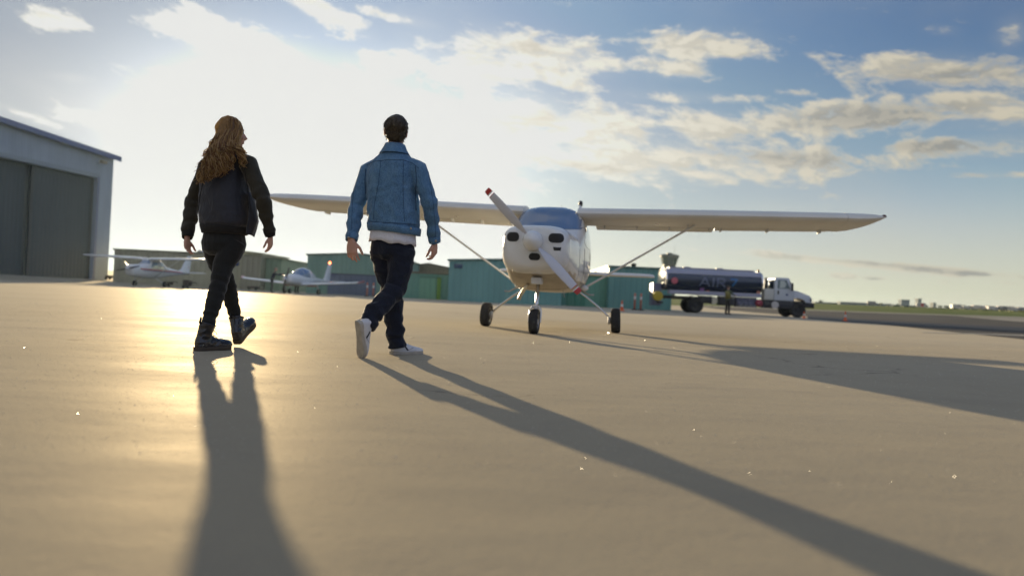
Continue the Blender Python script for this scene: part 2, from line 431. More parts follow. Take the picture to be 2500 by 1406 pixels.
poly_sheet('taxiway_dark_band', [(gp(a, b), gp(c, d)) for a, b, c, d in ((1972, 778, 1972, 769), (2060, 786, 2060, 775.5), (2140, 791, 2140, 781.5), (2300, 799.5, 2300, 790), (2500, 808, 2500, 799), (2640, 815, 2640, 806))], dark_band, 0.012)  # dark bluish band laid over the taxiway
line = plain_ground('pale_marking', (0.32, 0.31, 0.28), (0.42, 0.40, 0.36), 0.6, 0.7)
poly_sheet('taxiway_line', [(gp(a, b), gp(c, d)) for a, b, c, d in ((2250, 812.5, 2250, 811.5), (2360, 815.5, 2360, 814), (2500, 820.5, 2500, 818.5), (2600, 824.5, 2600, 822))], line, 0.012)
shoulder = plain_ground('pale_concrete', (0.24, 0.22, 0.19), (0.31, 0.29, 0.25), 0.2, 0.8)
def field_pt(px, Y): d = at(px, 700, Y); return (d.x, d.y)
poly_sheet('runway_shoulder', [((edge(y) + 26.4 + 0.12 * y, y), (edge(y) + 33 + 0.30 * y, y)) for y in span(10, 112, 28)], shoulder, 0.006)
poly_sheet('runway_edge', [((x, 112 + .02 * x), (x, 119 + .02 * x)) for x in span(29, 160, 20)], shoulder, 0.010)
sheet2 = plain_ground('runway_surface', (0.17, 0.155, 0.135), (0.22, 0.205, 0.18), 0.1, 0.8, (0.3, 1, 1))
poly_sheet('runway', [((x, 232), (x, 262)) for x in span(40, 420, 38)], sheet2, 0.01)

# ------------------------------------------------------------------ evening air
def haze():
    bm = BM(); box(bm, -1650, 1650, -1650, 1650, -1.6, 34)
    m = bpy.data.materials.new('haze_air'); m.use_nodes = True; n = m.node_tree; n.nodes.clear()
    v = n.nodes.new('ShaderNodeVolumePrincipled'); v.inputs['Color'].default_value = (.66, .86, 1.0, 1); v.inputs['Density'].default_value = 0.00013; v.inputs['Anisotropy'].default_value = 0.5
    o_ = n.nodes.new('ShaderNodeOutputMaterial'); n.links.new(v.outputs[0], o_.inputs['Volume'])
    tag(obj('haze', bm, m, smooth=False), 'pale evening haze over the airfield', kind='stuff')
haze()

# ------------------------------------------------------------------ aircraft
MT['blade'] = mat('propeller_paint', (0.55, 0.56, 0.62), 0.3, coat=0.3)
MT['glass_blue'] = mat('canopy_glass', (0.13, 0.20, 0.33), 0.05, spec=1.0, coat=1.0)
MT['underside'] = mat('wing_underside', (0.70, 0.68, 0.64), 0.4, var=0.05, vscale=2)
MT['belly'] = mat('belly_shade', (0.42, 0.37, 0.30), 0.35, var=0.12, vscale=6, coat=0.2)  # shade and warm ground bounce of the underside put into the colour
def foil(x, yle, c, z, t=0.13, f0=0.0, f1=1.0, n=11, drop=0.0):
    """closed aerofoil ring at span x between the chord fractions f0 and f1"""
    def th(s): return 5 * t * (0.2969 * math.sqrt(s) - 0.126 * s - 0.3516 * s * s + 0.2843 * s ** 3 - 0.1015 * s ** 4)
    up, dn = [], []
    for i in range(n + 1):
        k = i / n; s = f0 + (f1 - f0) * (1 - math.cos(math.pi * k)) / 2 if f0 == 0 else f0 + (f1 - f0) * k
        cam_ = 0.028 * (1 - ((s - 0.4) / 0.6) ** 2) if s > 0.4 else 0.028 * (1 - ((0.4 - s) / 0.4) ** 2)
        d = -drop * (s - f0)
        up.append(V((x, yle + c * s, z + c * (cam_ + th(s)) + d))); dn.append(V((x, yle + c * s, z + c * (cam_ - th(s)) + d)))
    return up + list(reversed(dn[1:] if f0 == 0 else dn))
def hit_surface(bvh, o, d):
    h = bvh.ray_cast(V(o), V(d).normalized())
    return (h[0], h[1]) if h[0] is not None else (None, None)
def decal(bvh, cen, outline, d, plane, off=0.004, rings=5, keep=None, depth=3.0):
    """a thin skin patch lying on a surface: outline is given in the plane (two axes), d is the look direction"""
    a, b = V(plane[0]), V(plane[1]); d = V(d).normalized(); bm = BM(); rows = []
    c0 = V(cen)
    for k in range(rings + 1):
        row = []
        for (x, y) in (outline if k else outline[:1]):
            s = k / rings
            q = c0 + a * (x * s) + b * (y * s) - d * depth
            h, nr = hit_surface(bvh, q, d)
            if h is None: row.append(None); continue
            if nr.dot(d) > 0: nr = -nr
            row.append(bm.verts.new(h + nr * off))
        rows.append(row)
    n = len(outline)
    for i in range(n):
        j = (i + 1) % n
        if rows[0][0] and rows[1][i] and rows[1][j]: bm.faces.new((rows[0][0], rows[1][i], rows[1][j]))
        for k in range(1, rings):
            q = (rows[k][i], rows[k + 1][i], rows[k + 1][j], rows[k][j])
            if all(q): bm.faces.new(q)
    return bm
def rrect(w, h, r, n=5):
    out = []
    for cx, cz, a0 in ((w - r, h - r, 0), (-w + r, h - r, 90), (-w + r, -h + r, 180), (w - r, -h + r, 270)):
        for k in range(n + 1):
            t = R(a0 + 90 * k / n); out.append((cx + r * math.cos(t), cz + r * math.sin(t)))
    return out
def dense(pts, n=4):
    out = []
    for i, p in enumerate(pts):
        q = pts[(i + 1) % len(pts)]
        for k in range(n): out.append((p[0] + (q[0] - p[0]) * k / n, p[1] + (q[1] - p[1]) * k / n))
    return out
def wheel(parent, c, r, w, mt_rim, axis=(1, 0, 0)):
    """tyre with its rim as a sub-part"""
    ax = V(axis)
    bm = BM(); prof = [(r * .56, -w * .36), (r * .72, -w * .5), (r * .90, -w * .49), (r * .975, -w * .34), (r, -w * .12), (r, w * .12), (r * .975, w * .34), (r * .90, w * .49), (r * .72, w * .5), (r * .56, w * .36)]
    lathe(bm, c, ax, prof, 36)
    t = obj('wheel', bm, MT['rubber'], parent, ang=50)
    bm = BM(); lathe(bm, c, ax, [(r * .10, -w * .46), (r * .2, -w * .44), (r * .22, -w * .30), (r * .5, -w * .28), (r * .57, -w * .42), (r * .57, w * .42), (r * .5, w * .28), (r * .22, w * .30), (r * .2, w * .44), (r * .10, w * .46)], 28)
    obj('rim', bm, mt_rim, t, ang=40)
    return t
def fus_ring(y, hw, zt, zb, p=2.6, n=28, cx=0.0, zc=None):
    zm = (zt + zb) / 2 if zc is None else zc
    return ering((cx, y, zm), (1, 0, 0), (0, 0, 1), hw, zt - zm, n, p, b2=zm - zb)

def main_plane():
    loc = (0.604, 11.2, 0.0); rz = R(-10.4)
    t = thing('light_aircraft', 'white high-wing propeller aircraft standing nose-on behind the man in the denim jacket', 'airplane', loc, rz)
    st = [(-1.97, .20, 1.36, 1.02, 2.2, 1.2), (-1.95, .33, 1.385, .90, 2.8, 1.18), (-1.88, .405, 1.405, .835, 3.3, 1.15), (-1.76, .44, 1.42, .795, 3.6, 1.13), (-1.72, .445, 1.422, .79, 3.6, 1.13), (-1.70, .445, 1.425, .81, 3.6, 1.13), (-1.66, .445, 1.427, .80, 3.6, 1.13), (-1.4, .475, 1.43, .705, 3.6, 1.1),
          (-1.02, .51, 1.43, .60, 3.6, 1.05), (-.98, .512, 1.44, .595, 3.6, 1.05), (-.82, .525, 1.56, .58, 3.5, 1.08), (-.66, .535, 1.71, .575, 3.5, 1.1), (-.50, .54, 1.81, .575, 3.6, 1.1), (-.3, .545, 1.835, .57, 3.6, 1.1), (.3, .545, 1.83, .575, 3.4, 1.1),
          (.8, .52, 1.79, .60, 3.0, 1.1), (1.3, .44, 1.66, .66, 2.5, 1.1), (2.0, .32, 1.44, .76, 2.2, 1.08), (3.0, .19, 1.25, .87, 2.0, 1.05), (3.8, .10, 1.15, .94, 2.0, 1.05), (4.3, .03, 1.09, 1.0, 2.0, 1.05)]
    st = [tuple(q) for q in spline(st, 3)]
    bm = BM(); loft(bm, [fus_ring(y, hw, zt, zb, max(p, 2), 36, 0, zc) for y, hw, zt, zb, p, zc in st])
    bmt = bm.copy(); bmesh.ops.recalc_face_normals(bmt, faces=bmt.faces); bvh = BVHTree.FromBMesh(bmt); bmt.free()
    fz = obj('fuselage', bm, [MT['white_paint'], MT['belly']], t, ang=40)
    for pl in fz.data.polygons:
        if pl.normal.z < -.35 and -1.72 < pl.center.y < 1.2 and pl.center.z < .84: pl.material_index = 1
    F = (0, 1, 0); PL = ((1, 0, 0), (0, 0, 1))
    # openings of the cowling
    for (cx, cz, w, h, r, nm) in ((-.268, 1.243, .080, .060, .052, 'air_intake'), (.280, 1.243, .092, .060, .054, 'air_intake'), (0.02, 1.0, .074, .045, .044, 'oil_cooler_intake'), (.20, .985, .015, .015, .015, 'inlet_pipe')):
        ol = rrect(w, h, r)
        ot = [(x * 1.16, y * 1.22) for x, y in ol]
        lip = obj(nm, decal(bvh, (cx, -2.5, cz), ot, F, PL, 0.010, depth=.5), MT['white_paint'], t)
        obj('opening', decal(bvh, (cx, -2.5, cz), ol, F, PL, 0.0125, depth=.5), MT['black'], lip)
    obj('cooling_slot', decal(bvh, (.30, -2.5, 1.115), [(-.05, .018), (.05, .018), (.045, -.028), (-.04, -.028)], F, PL, 0.004, depth=.5), MT['black'], t)
    # windscreen and its frame
    wsh = dense([(-.30, 1.455), (-.12, 1.447), (.12, 1.447), (.30, 1.455), (.475, 1.475), (.517, 1.54), (.510, 1.68), (.485, 1.77), (.40, 1.81), (.15, 1.822), (-.15, 1.822), (-.40, 1.81), (-.485, 1.77), (-.510, 1.68), (-.517, 1.54), (-.475, 1.475)], 4)
    cz = 1.61
    obj('windscreen', decal(bvh, (0, -2.5, cz), [(x, z - cz) for x, z in wsh], F, PL, 0.006, 12, depth=.5), MT['glass_blue'], t)
    for s in (-1, 1):
        side = [(-.62, 1.30), (-.30, 1.26), (.30, 1.26), (.50, 1.34), (.52, 1.60), (-.28, 1.62), (-.42, 1.60)]
        cy = .0; czz = 1.44
        wn = obj('door_window', decal(bvh, (s * 2, cy, czz), [(y - cy, z - czz) for y, z in dense(side, 3)], (-s, 0, 0), ((0, 1, 0), (0, 0, 1)), 0.004, 6, depth=.5), MT['glass_blue'], t)
        rear = [(.62, 1.36), (.95, 1.36), (.98, 1.50), (.62, 1.58)]
        obj('rear_window', decal(bvh, (s * 2, .8, 1.45), [(y - .8, z - 1.45) for y, z in dense(rear, 3)], (-s, 0, 0), ((0, 1, 0), (0, 0, 1)), 0.004, 4, depth=.5), MT['glass_blue'], t)
        # door outline
        bm = BM(); pts = []
        for (y, z) in dense([(-.60, 1.22), (-.55, .72), (.42, .72), (.46, 1.22)], 8)[:25]:
            h, nr = hit_surface(bvh, (s * 2, y, z), (-s, 0, 0))
            if h: pts.append(h)
        tube(bm, pts, [.004] * len(pts), 5); obj('door_seam', bm, MT['dark_metal'], t)
    # cowling split line
    bm = BM(); pts = []
    for k in range(41):
        a = R(-200 + 220 * k / 40); 
        h, nr = hit_surface(bvh, (2 * math.cos(a), -1.03, 1.1 + 2 * math.sin(a)), (-math.cos(a), 0, -math.sin(a)))
        if h: pts.append(h)
    tube(bm, pts, [.003] * len(pts), 5); obj('cowling_seam', bm, MT['dark_metal'], t)
    # spinner and propeller
    ya = -2.02; zc = 1.195
    bm = BM(); lathe(bm, (0.0, ya, zc), (0, -1, 0), [(.02, -.05), (.125, -.045), (.132, 0), (.130, .05), (.118, .10), (.095, .155), (.06, .20), (.025, .222), (.002, .228)], 32)
    obj('spinner', bm, MT['white_paint'], t)
    pr = BM(); ang = R(134.5)
    dirs = V((math.cos(ang), 0, math.sin(ang)))
    lathe(pr, (0, ya - .05, zc), (0, -1, 0), [(.01, -.04), (.06, -.04), (.06, .04), (.01, .04)], 16)
    hub = obj('propeller', pr, MT['dark_metal'], t)
    for s in (1, -1):
        d = dirs * s; side = V((0, 1, 0)).cross(d)      # chord direction in the disc
        secs = [(.10, .045, 60), (.18, .078, 50), (.30, .122, 38), (.45, .132, 30), (.60, .122, 24), (.75, .104, 19), (.782, .100, 18.5), (.79, .099, 18), (.81, .097, 18), (.822, .095, 18), (.875, .084, 17), (.885, .064, 17)]
        def sec(r, c, tw):
            a = R(tw); u = side * math.cos(a) + V((0, -1, 0)) * math.sin(a); w = d.cross(u)
            return ering(V((0, ya - .05, zc)) + d * r, u, w, c / 2, c * .075, 12, 2)
        for nm, lo_, hi_, mt in (('blade', 0, 7, 'blade'), ('tip_band', 6, 8, 'red_paint'), ('tip_band', 8, 10, 'white_paint'), ('tip_band', 9, 12, 'red_paint')):
            bm = BM(); ss = secs[lo_:hi_]
            loft(bm, [sec(*q) for q in ss]); obj(nm, bm, MT[mt], hub, ang=50)
    # wings
    for s in (-1, 1):
        dz_ = lambda x: 0.020 * max(0, x - .5) - s * 0.0125 * x
        def S(x, yle, c, z=0, f0=0.0, f1=1.0, drop=0.0, t_=.14): return [V((s * q.x, q.y, q.z - .045 * (q.y + .55))) for q in foil(x, yle, c, 1.742 + dz_(x) + z, t_, f0, f1, 11, drop)]
        bm = BM(); rings = [S(.40, -.55, 1.42, 0, 0, .74), S(.56, -.55, 1.42, 0, 0, .74), S(1.4, -.55, 1.42, 0, 0, .74), S(2.4, -.55, 1.42, 0, 0, .74), S(3.3, -.54, 1.36, 0, 0, .74), S(4.10, -.53, 1.27, 0, 0, .74)]
        loft(bm, rings)
        wing = obj('wing', bm, MT['underside'], t, ang=60)
        bm = BM(); loft(bm, [S(4.105, -.53, 1.27), S(4.24, -.525, 1.26, -.004), S(4.37, -.52, 1.16, .0), S(4.47, -.51, .94, .008), S(4.55, -.50, .60, .02, t_=.12), S(4.60, -.48, .28, .032, t_=.10), S(4.62, -.44, .12, .04, t_=.1)])
        obj('wing_tip', bm, MT['underside'], wing, ang=60)
        for nm, xa, xb in (('flap', .60, 2.42), ('aileron', 2.45, 4.09)):
            bm = BM(); r_ = []
            for x in span(xa, xb, 5):
                c = 1.42 if x < 2.4 else 1.42 - (x - 2.4) * .088; r_.append(S(x, -.55 + (0 if x < 2.4 else .01 * (x - 2.4)), c, -.004, .75, 1.0, .12 if nm == 'flap' else .02))
            loft(bm, r_); fl = obj(nm, bm, MT['underside'], wing, ang=50)
        for x in (.75, 1.25, 1.75, 2.35, 2.52, 3.2, 3.95):
            bm = BM(); box(bm, -.012, .012, -.11, .09, -.045, .02, Matrix.Translation((s * x, .50, 1.665 + dz_(x))), .006); obj('hinge_bracket', bm, MT['white_dull'], wing, ang=40)
        bm = BM(); ball(bm, (s * 1.55, -.05, 1.668 + dz_(1.5)), (.035, .07, .02)); obj('fuel_drain_cover', bm, MT['chrome'], wing)
        bm = BM(); ball(bm, (s * 4.58, -.44, 1.785 + dz_(4.6)), (.03, .05, .02)); obj('navigation_light', bm, mat('lamp_glass' , (.10, .05, .05) if s > 0 else (.05, .10, .06), .1), wing)
        # lift strut
        A = V((s * .50, .0, .66)); B = V((s * 2.17, .02, 1.70 + dz_(2.17)))
        bm = BM(); tube(bm, [A, A.lerp(B, .5), B], [(.048, .017), (.042, .016), (.038, .016)], 12, side=(0, 1, 0))
        strut = obj('wing_strut', bm, MT['white_paint'], t, ang=60)
        bm = BM(); ball(bm, B + V((0, 0, -.01)), (.11, .12, .03)); obj('strut_fairing', bm, MT['white_paint'], strut)
        bm = BM(); ball(bm, A, (.07, .10, .05)); obj('strut_fairing', bm, MT['white_paint'], strut)
        Pm = A.lerp(B, .90)
        bm = BM(); tube(bm, [Pm, V((Pm.x, .02, 1.69 + dz_(2)))], [.010, .010], 8); obj('jury_strut', bm, MT['white_dull'], strut)
        # tailplane
        bm = BM(); rr = []
        for x, yl, c in ((.04, 3.45, .82), (.8, 3.47, .80), (1.35, 3.49, .78), (1.5, 3.52, .73), (1.565, 3.60, .58), (1.59, 3.72, .32)):
            rr.append([V((s * q.x, q.y, q.z)) for q in foil(x, yl, c, 1.0, .10)])
        loft(bm, rr); obj('tailplane', bm, MT['underside'], t, ang=60)
        # main gear
        gp_ = spline([(.40, .62), (.58, .50), (.76, .36), (.88, .25), (.92, .19)], 4)
        bm = BM(); tube(bm, [(s * a, .0, b) for a, b in gp_], [(.055 - .022 * k / (len(gp_) - 1), .014) for k in range(len(gp_))], 12, side=(0, 1, 0), p=3)
        leg = obj('landing_gear_leg', bm, MT['chrome'], t, ang=60)
        bm = BM(); cyl(bm, (s * .925, 0, .19), (1, 0, 0), .05, .03, 18); box(bm, s * .905 - .02, s * .905 + .02, -.10, -.03, .13, .24, None, .008); obj('brake', bm, MT['steel'], leg, ang=40)
        wheel(t, (s * 1.0, 0, .188), .188, .135, MT['steel'], (1, 0, .05 * s))
    # fin, rudder, beacon and aerials
    bm = BM(); loft(bm, [[V((q.z - z0_, q.y, z0_)) for q in foil(0, yl, c, z0_, .09)] for z0_, yl, c in ((1.1, 3.0, 1.28), (1.5, 3.38, .95), (2.0, 3.68, .72), (2.38, 3.90, .56), (2.44, 3.97, .42))])
    fin = obj('fin', bm, MT['white_paint'], t, ang=60)
    bm = BM(); lathe(bm, (0.01, 4.1, 2.43), (0, 0, 1), [(.035, 0), (.045, .03), (.045, .08), (.03, .11), (.005, .12)], 14); obj('beacon', bm, MT['dark_metal'], fin)
    bm = BM(); tube(bm, [(.02, .55, 1.80), (.03, .62, 2.0)], [.006, .003], 6); obj('aerial', bm, MT['dark_metal'], t)
    # nose gear
    bm = BM(); tube(bm, [(0, -1.38, .72), (0, -1.47, .42), (0, -1.50, .34)], [.027, .024, .030], 14); ng = obj('nose_strut', bm, MT['chrome'], t)
    bm = BM()
    for s in (-1, 1): tube(bm, [(0, -1.50, .36), (s * .05, -1.52, .355), (s * .078, -1.56, .30), (s * .08, -1.60, .20), (s * .08, -1.61, .155)], [(.03, .02), (.035, .016), (.035, .012), (.028, .010), (.022, .010)], 10, side=(0, 1, 0))
    cyl(bm, (0, -1.50, .34), (0, .25, 1), .036, .07, 16)
    obj('nose_fork', bm, MT['white_paint'], ng, ang=50)
    wheel(t, (0, -1.61, .168), .168, .115, MT['steel'])
    # exhaust and belly fittings
    bm = BM(); tube(bm, spline([(-.16, -1.25, .66), (-.22, -1.24, .58), (-.27, -1.22, .50), (-.29, -1.20, .45)], 3), [.026] * 10, 12); obj('exhaust_pipe', bm, mat('exhaust_metal', (.62, .55, .42), .35, metal=.8), t)
    bm = BM(); box(bm, -.07, .07, -1.62, -1.42, .66, .75, None, .02); obj('belly_fairing', bm, MT['white_dull'], t, ang=40)
    bm = BM(); tube(bm, [(.28, -.9, .60), (.31, -.88, .50)], [.006, .004], 6); obj('drain_pipe', bm, MT['steel'], t)
    for s in (-1, 1):
        bm = BM(); tube(bm, [(s * .47, -.25, .63), (s * .60, -.28, .56), (s * .68, -.28, .56)], [.012] * 3, 8); obj('boarding_step', bm, MT['steel'], t)
main_plane()

# ------------------------------------------------------------------ the two aircraft parked farther off
def high_wing_parked():
    t = thing('parked_light_aircraft', 'white high-wing aircraft with red stripes parked in front of the tan metal wall', 'airplane', (-27.9, 56.0, 0), R(-9))
    st = [(-2.35, .22, 1.45, 1.0, 2.4), (-2.2, .42, 1.56, .78, 2.6), (-1.7, .50, 1.62, .68, 2.6), (-1.0, .54, 1.66, .62, 2.7), (-.45, .56, 2.02, .60, 2.8), (.0, .56, 2.12, .60, 2.8), (.9, .54, 2.08, .62, 2.7), (1.6, .44, 1.66, .72, 2.5), (3.0, .28, 1.42, .90, 2.2), (4.8, .09, 1.24, 1.06, 2.0), (5.2, .04, 1.2, 1.1, 2)]
    st = [tuple(q) for q in spline(st, 3)]
    bm = BM(); loft(bm, [fus_ring(y, hw, zt, zb, p, 28) for y, hw, zt, zb, p in st])
    b2 = bm.copy(); bmesh.ops.recalc_face_normals(b2, faces=b2.faces); bvh = BVHTree.FromBMesh(b2); b2.free()
    obj('fuselage', bm, MT['white_paint'], t)
    blue = mat('blue_stripe', (.03, .06, .25), .4); YZ = ((0, 1, 0), (0, 0, 1))
    obj('windscreen', decal(bvh, (0, -3, 1.86), dense([(-.45, -.14), (.45, -.14), (.42, .16), (-.42, .16)], 5), (0, 1, 0), ((1, 0, 0), (0, 0, 1)), .01, 5, depth=1), MT['glass_blue'], t)
    for nm, z, h, y0, y1, mt in (('stripe', 1.28, .045, -1.7, 4.6, MT['red_paint']), ('stripe', 1.18, .025, -1.4, 4.4, blue)):
        for s in (-1, 1):
            n = 24; out = [(y0 + (y1 - y0) * k / n, z + h - .02 * k / n) for k in range(n + 1)] + [(y1 - (y1 - y0) * k / n, z - h - .02 + .02 * k / n) for k in range(n + 1)]
            bm = BM(); r0, r1 = [], []
            for k in range(n + 1):
                y = y0 + (y1 - y0) * k / n
                for rr, zz in ((r0, z + h - .002 * k), (r1, z - h - .002 * k)):
                    hh, nr = hit_surface(bvh, (s * 3, y, zz), (-s, 0, 0)); rr.append(bm.verts.new(hh + V((s * .008, 0, 0))) if hh else None)
            for k in range(n):
                q = (r0[k], r0[k + 1], r1[k + 1], r1[k])
                if all(q): bm.faces.new(q)
            obj(nm, bm, mt, t)
    for s in (-1, 1):
        for y0, y1, z0, z1 in ((-.55, .35, 1.45, 1.86), (.45, 1.25, 1.47, 1.84)):
            obj('side_window', decal(bvh, (s * 3, (y0 + y1) / 2, (z0 + z1) / 2), dense([(-(y1 - y0) / 2, -(z1 - z0) / 2), ((y1 - y0) / 2, -(z1 - z0) / 2), ((y1 - y0) / 2 * .8, (z1 - z0) / 2), (-(y1 - y0) / 2 * .6, (z1 - z0) / 2)], 3), (-s, 0, 0), YZ, .008, 3, depth=1), MT['glass_blue'], t)
        f = lambda x, yl, c, z, tt=.13: [V((s * q.x, q.y, q.z)) for q in foil(x, yl, c, z, tt)]
        bm = BM(); loft(bm, [f(.3, -.6, 1.62, 2.06), f(2.6, -.6, 1.62, 2.12), f(5.2, -.5, 1.14, 2.19), f(5.42, -.42, .8, 2.21), f(5.5, -.3, .35, 2.22)]); obj('wing', bm, MT['white_paint'], t, ang=60)
        bm = BM(); tube(bm, [(s * .52, -.1, .72), (s * 2.5, -.05, 2.06)], [(.06, .02), (.05, .018)], 10, side=(0, 1, 0)); obj('wing_strut', bm, MT['white_paint'], t)
        bm = BM(); loft(bm, [f(.05, 4.1, 1.1, 1.2, .08), f(1.6, 4.35, .8, 1.22, .08), f(1.72, 4.5, .5, 1.22, .08)]); obj('tailplane', bm, MT['white_paint'], t, ang=60)
        bm = BM(); tube(bm, spline([(s * .45, .1, .66), (s * .9, .12, .42), (s * 1.2, .12, .22)], 3), [(.06, .02)] * 7, 10, side=(0, 1, 0)); obj('landing_gear_leg', bm, MT['white_paint'], t)
        wheel(t, (s * 1.27, .12, .21), .21, .16, MT['steel'])
    bm = BM(); loft(bm, [[V((q.z - z0, q.y, z0)) for q in foil(0, yl, c, z0, .08)] for z0, yl, c in ((1.2, 3.2, 2.0), (1.5, 4.0, 1.25), (2.55, 4.75, .72), (2.62, 4.85, .5))]); obj('fin', bm, MT['white_paint'], t, ang=60)
    bm = BM(); box(bm, -.05, .05, 4.65, 5.0, 1.62, 1.82); obj('fin_stripe', bm, MT['red_paint'], t, smooth=False)
    bm = BM(); lathe(bm, (0, -2.42, 1.27), (0, -1, 0), [(.02, -.1), (.16, -.08), (.15, .05), (.08, .2), (.01, .26)], 20); obj('spinner', bm, MT['white_paint'], t)
    bm = BM(); a = R(12); d = V((math.cos(a), 0, math.sin(a))); tube(bm, [V((0, -2.45, 1.27)) - d * .95, V((0, -2.45, 1.27)) - d * .4, V((0, -2.45, 1.27)), V((0, -2.45, 1.27)) + d * .4, V((0, -2.45, 1.27)) + d * .95], [(.045, .01), (.075, .015), (.04, .03), (.075, .015), (.045, .01)], 8, side=(0, .4, 1)); obj('propeller', bm, MT['dark_metal'], t)
    bm = BM(); tube(bm, [(0, -1.55, .75), (0, -1.62, .3)], [.035, .03], 10); ng = obj('nose_strut', bm, MT['steel'], t)
    wheel(t, (0, -1.66, .18), .18, .13, MT['steel'])
    for s in (-1, 1):
        bm = BM(); ball(bm, (s * 5.45, -.36, 2.22), .035); obj('navigation_light', bm, MT['chrome'], t)
high_wing_parked()

def low_wing_parked():
    t = thing('parked_low_wing_aircraft', 'white low-wing aircraft with bubble canopy and red beacon parked before the green hangars', 'airplane', (-15.2, 52.5, 0), R(-12))
    st = [(-2.1, .16, 1.16, .86, 2.2), (-1.95, .36, 1.28, .70, 2.5), (-1.4, .47, 1.36, .62, 2.6), (-.6, .52, 1.40, .56, 2.7), (.5, .52, 1.38, .56, 2.6), (1.3, .44, 1.34, .62, 2.4), (2.4, .28, 1.22, .74, 2.2), (3.8, .12, 1.10, .86, 2.0), (4.5, .04, 1.02, .92, 2)]
    st = [tuple(q) for q in spline(st, 3)]
    bm = BM(); loft(bm, [fus_ring(y, hw, zt, zb, p, 28) for y, hw, zt, zb, p in st]); obj('fuselage', bm, MT['white_paint'], t)
    bm = BM(); cs = spline([(-1.15, .10, 1.37, 0), (-.9, .36, 1.52, 0), (-.4, .47, 1.76, 0), (.1, .50, 1.88, 0), (.7, .47, 1.82, 0), (1.3, .36, 1.62, 0), (1.9, .20, 1.36, 0), (2.05, .06, 1.28, 0)], 3)
    loft(bm, [ering((0, y, 1.22), (1, 0, 0), (0, 0, 1), hw, zt - 1.22, 24, 2.1, b2=.12) for y, hw, zt, _ in cs]); cn = obj('canopy', bm, MT['glass_blue'], t)
    bm = BM(); loft(bm, [ering((0, y, 1.22), (1, 0, 0), (0, 0, 1), hw + .012, zt - 1.21, 24, 2.1, b2=.12) for y, hw, zt, _ in cs if .45 < y]); obj('canopy_rear_frame', bm, MT['white_paint'], cn)
    bm = BM(); loft(bm, [ering((0, y, 1.22), (1, 0, 0), (0, 0, 1), hw + .012, zt - 1.21, 24, 2.1, b2=.12) for y, hw, zt, _ in cs if -.50 < y < -.28]); obj('canopy_bow', bm, MT['white_paint'], cn)
    for s in (-1, 1):
        f = lambda x, yl, c, z, tt=.13: [V((s * q.x, q.y, q.z)) for q in foil(x, yl, c, z, tt)]
        bm = BM(); loft(bm, [f(.2, -.75, 1.65, .64), f(1.0, -.65, 1.5, .68), f(4.3, -.4, 1.05, .92), f(4.5, -.36, .95, .95)]); w = obj('wing', bm, MT['white_paint'], t, ang=60)
        bm = BM(); loft(bm, [f(4.505, -.36, .94, .95), f(4.65, -.28, .8, 1.0), f(4.74, -.1, .5, 1.07), f(4.78, .1, .25, 1.1)]); obj('wing_tip', bm, mat('mauve_tip', (.42, .16, .20), .4), w, ang=60)
        bm = BM(); loft(bm, [f(.05, 3.6, .9, 1.0, .08), f(1.45, 3.75, .65, 1.0, .08), f(1.55, 3.9, .4, 1.0, .08)]); obj('tailplane', bm, MT['white_paint'], t, ang=60)
        bm = BM(); tube(bm, [(s * 1.25, .1, .66), (s * 1.28, .12, .2)], [.05, .035], 8); obj('landing_gear_leg', bm, MT['white_paint'], t)
        wheel(t, (s * 1.34, .12, .19), .19, .15, MT['steel'])
        bm = BM(); box(bm, s * .55 if s > 0 else -1.1, 1.1 if s > 0 else -.55, -.3, .5, .55, .62); obj('wing_root_panel', bm, MT['red_paint'], t, smooth=False)
    bm = BM(); loft(bm, [[V((q.z - z0, q.y, z0)) for q in foil(0, yl, c, z0, .09)] for z0, yl, c in ((1.0, 3.2, 1.35), (1.3, 3.6, 1.05), (2.32, 4.15, .62), (2.38, 4.22, .5))]); fn = obj('fin', bm, MT['white_paint'], t, ang=60)
    bm = BM(); lathe(bm, (0, 4.42, 2.39), (0, 0, 1), [(.05, 0), (.075, .03), (.075, .10), (.04, .15), (.01, .16)], 12); obj('beacon', bm, mat('beacon_lit', (.6, .08, .03), .3, emit=((1.0, .16, .05), 6.0)), fn)
    bm = BM(); lathe(bm, (0, -2.1, 1.0), (0, -1, 0), [(.02, -.06), (.14, -.05), (.12, .08), (.06, .2), (.01, .24)], 18); obj('spinner', bm, MT['chrome'], t)
    bm = BM(); d = V((.25, 0, .97)); c = V((0, -2.15, 1.0)); tube(bm, [c - d * .85, c - d * .4, c, c + d * .4, c + d * .85], [(.045, .01), (.07, .015), (.04, .03), (.07, .015), (.045, .01)], 8, side=(1, .4, 0)); obj('propeller', bm, MT['dark_metal'], t)
    bm = BM(); tube(bm, [(0, -1.45, .7), (0, -1.5, .2)], [.035, .03], 8); obj('nose_strut', bm, MT['steel'], t)
    wheel(t, (0, -1.55, .17), .17, .13, MT['steel'])
    bm = BM(); ball(bm, (0, -1.98, .86), (.10, .05, .06)); obj('landing_light', bm, MT['chrome'], t)
low_wing_parked()

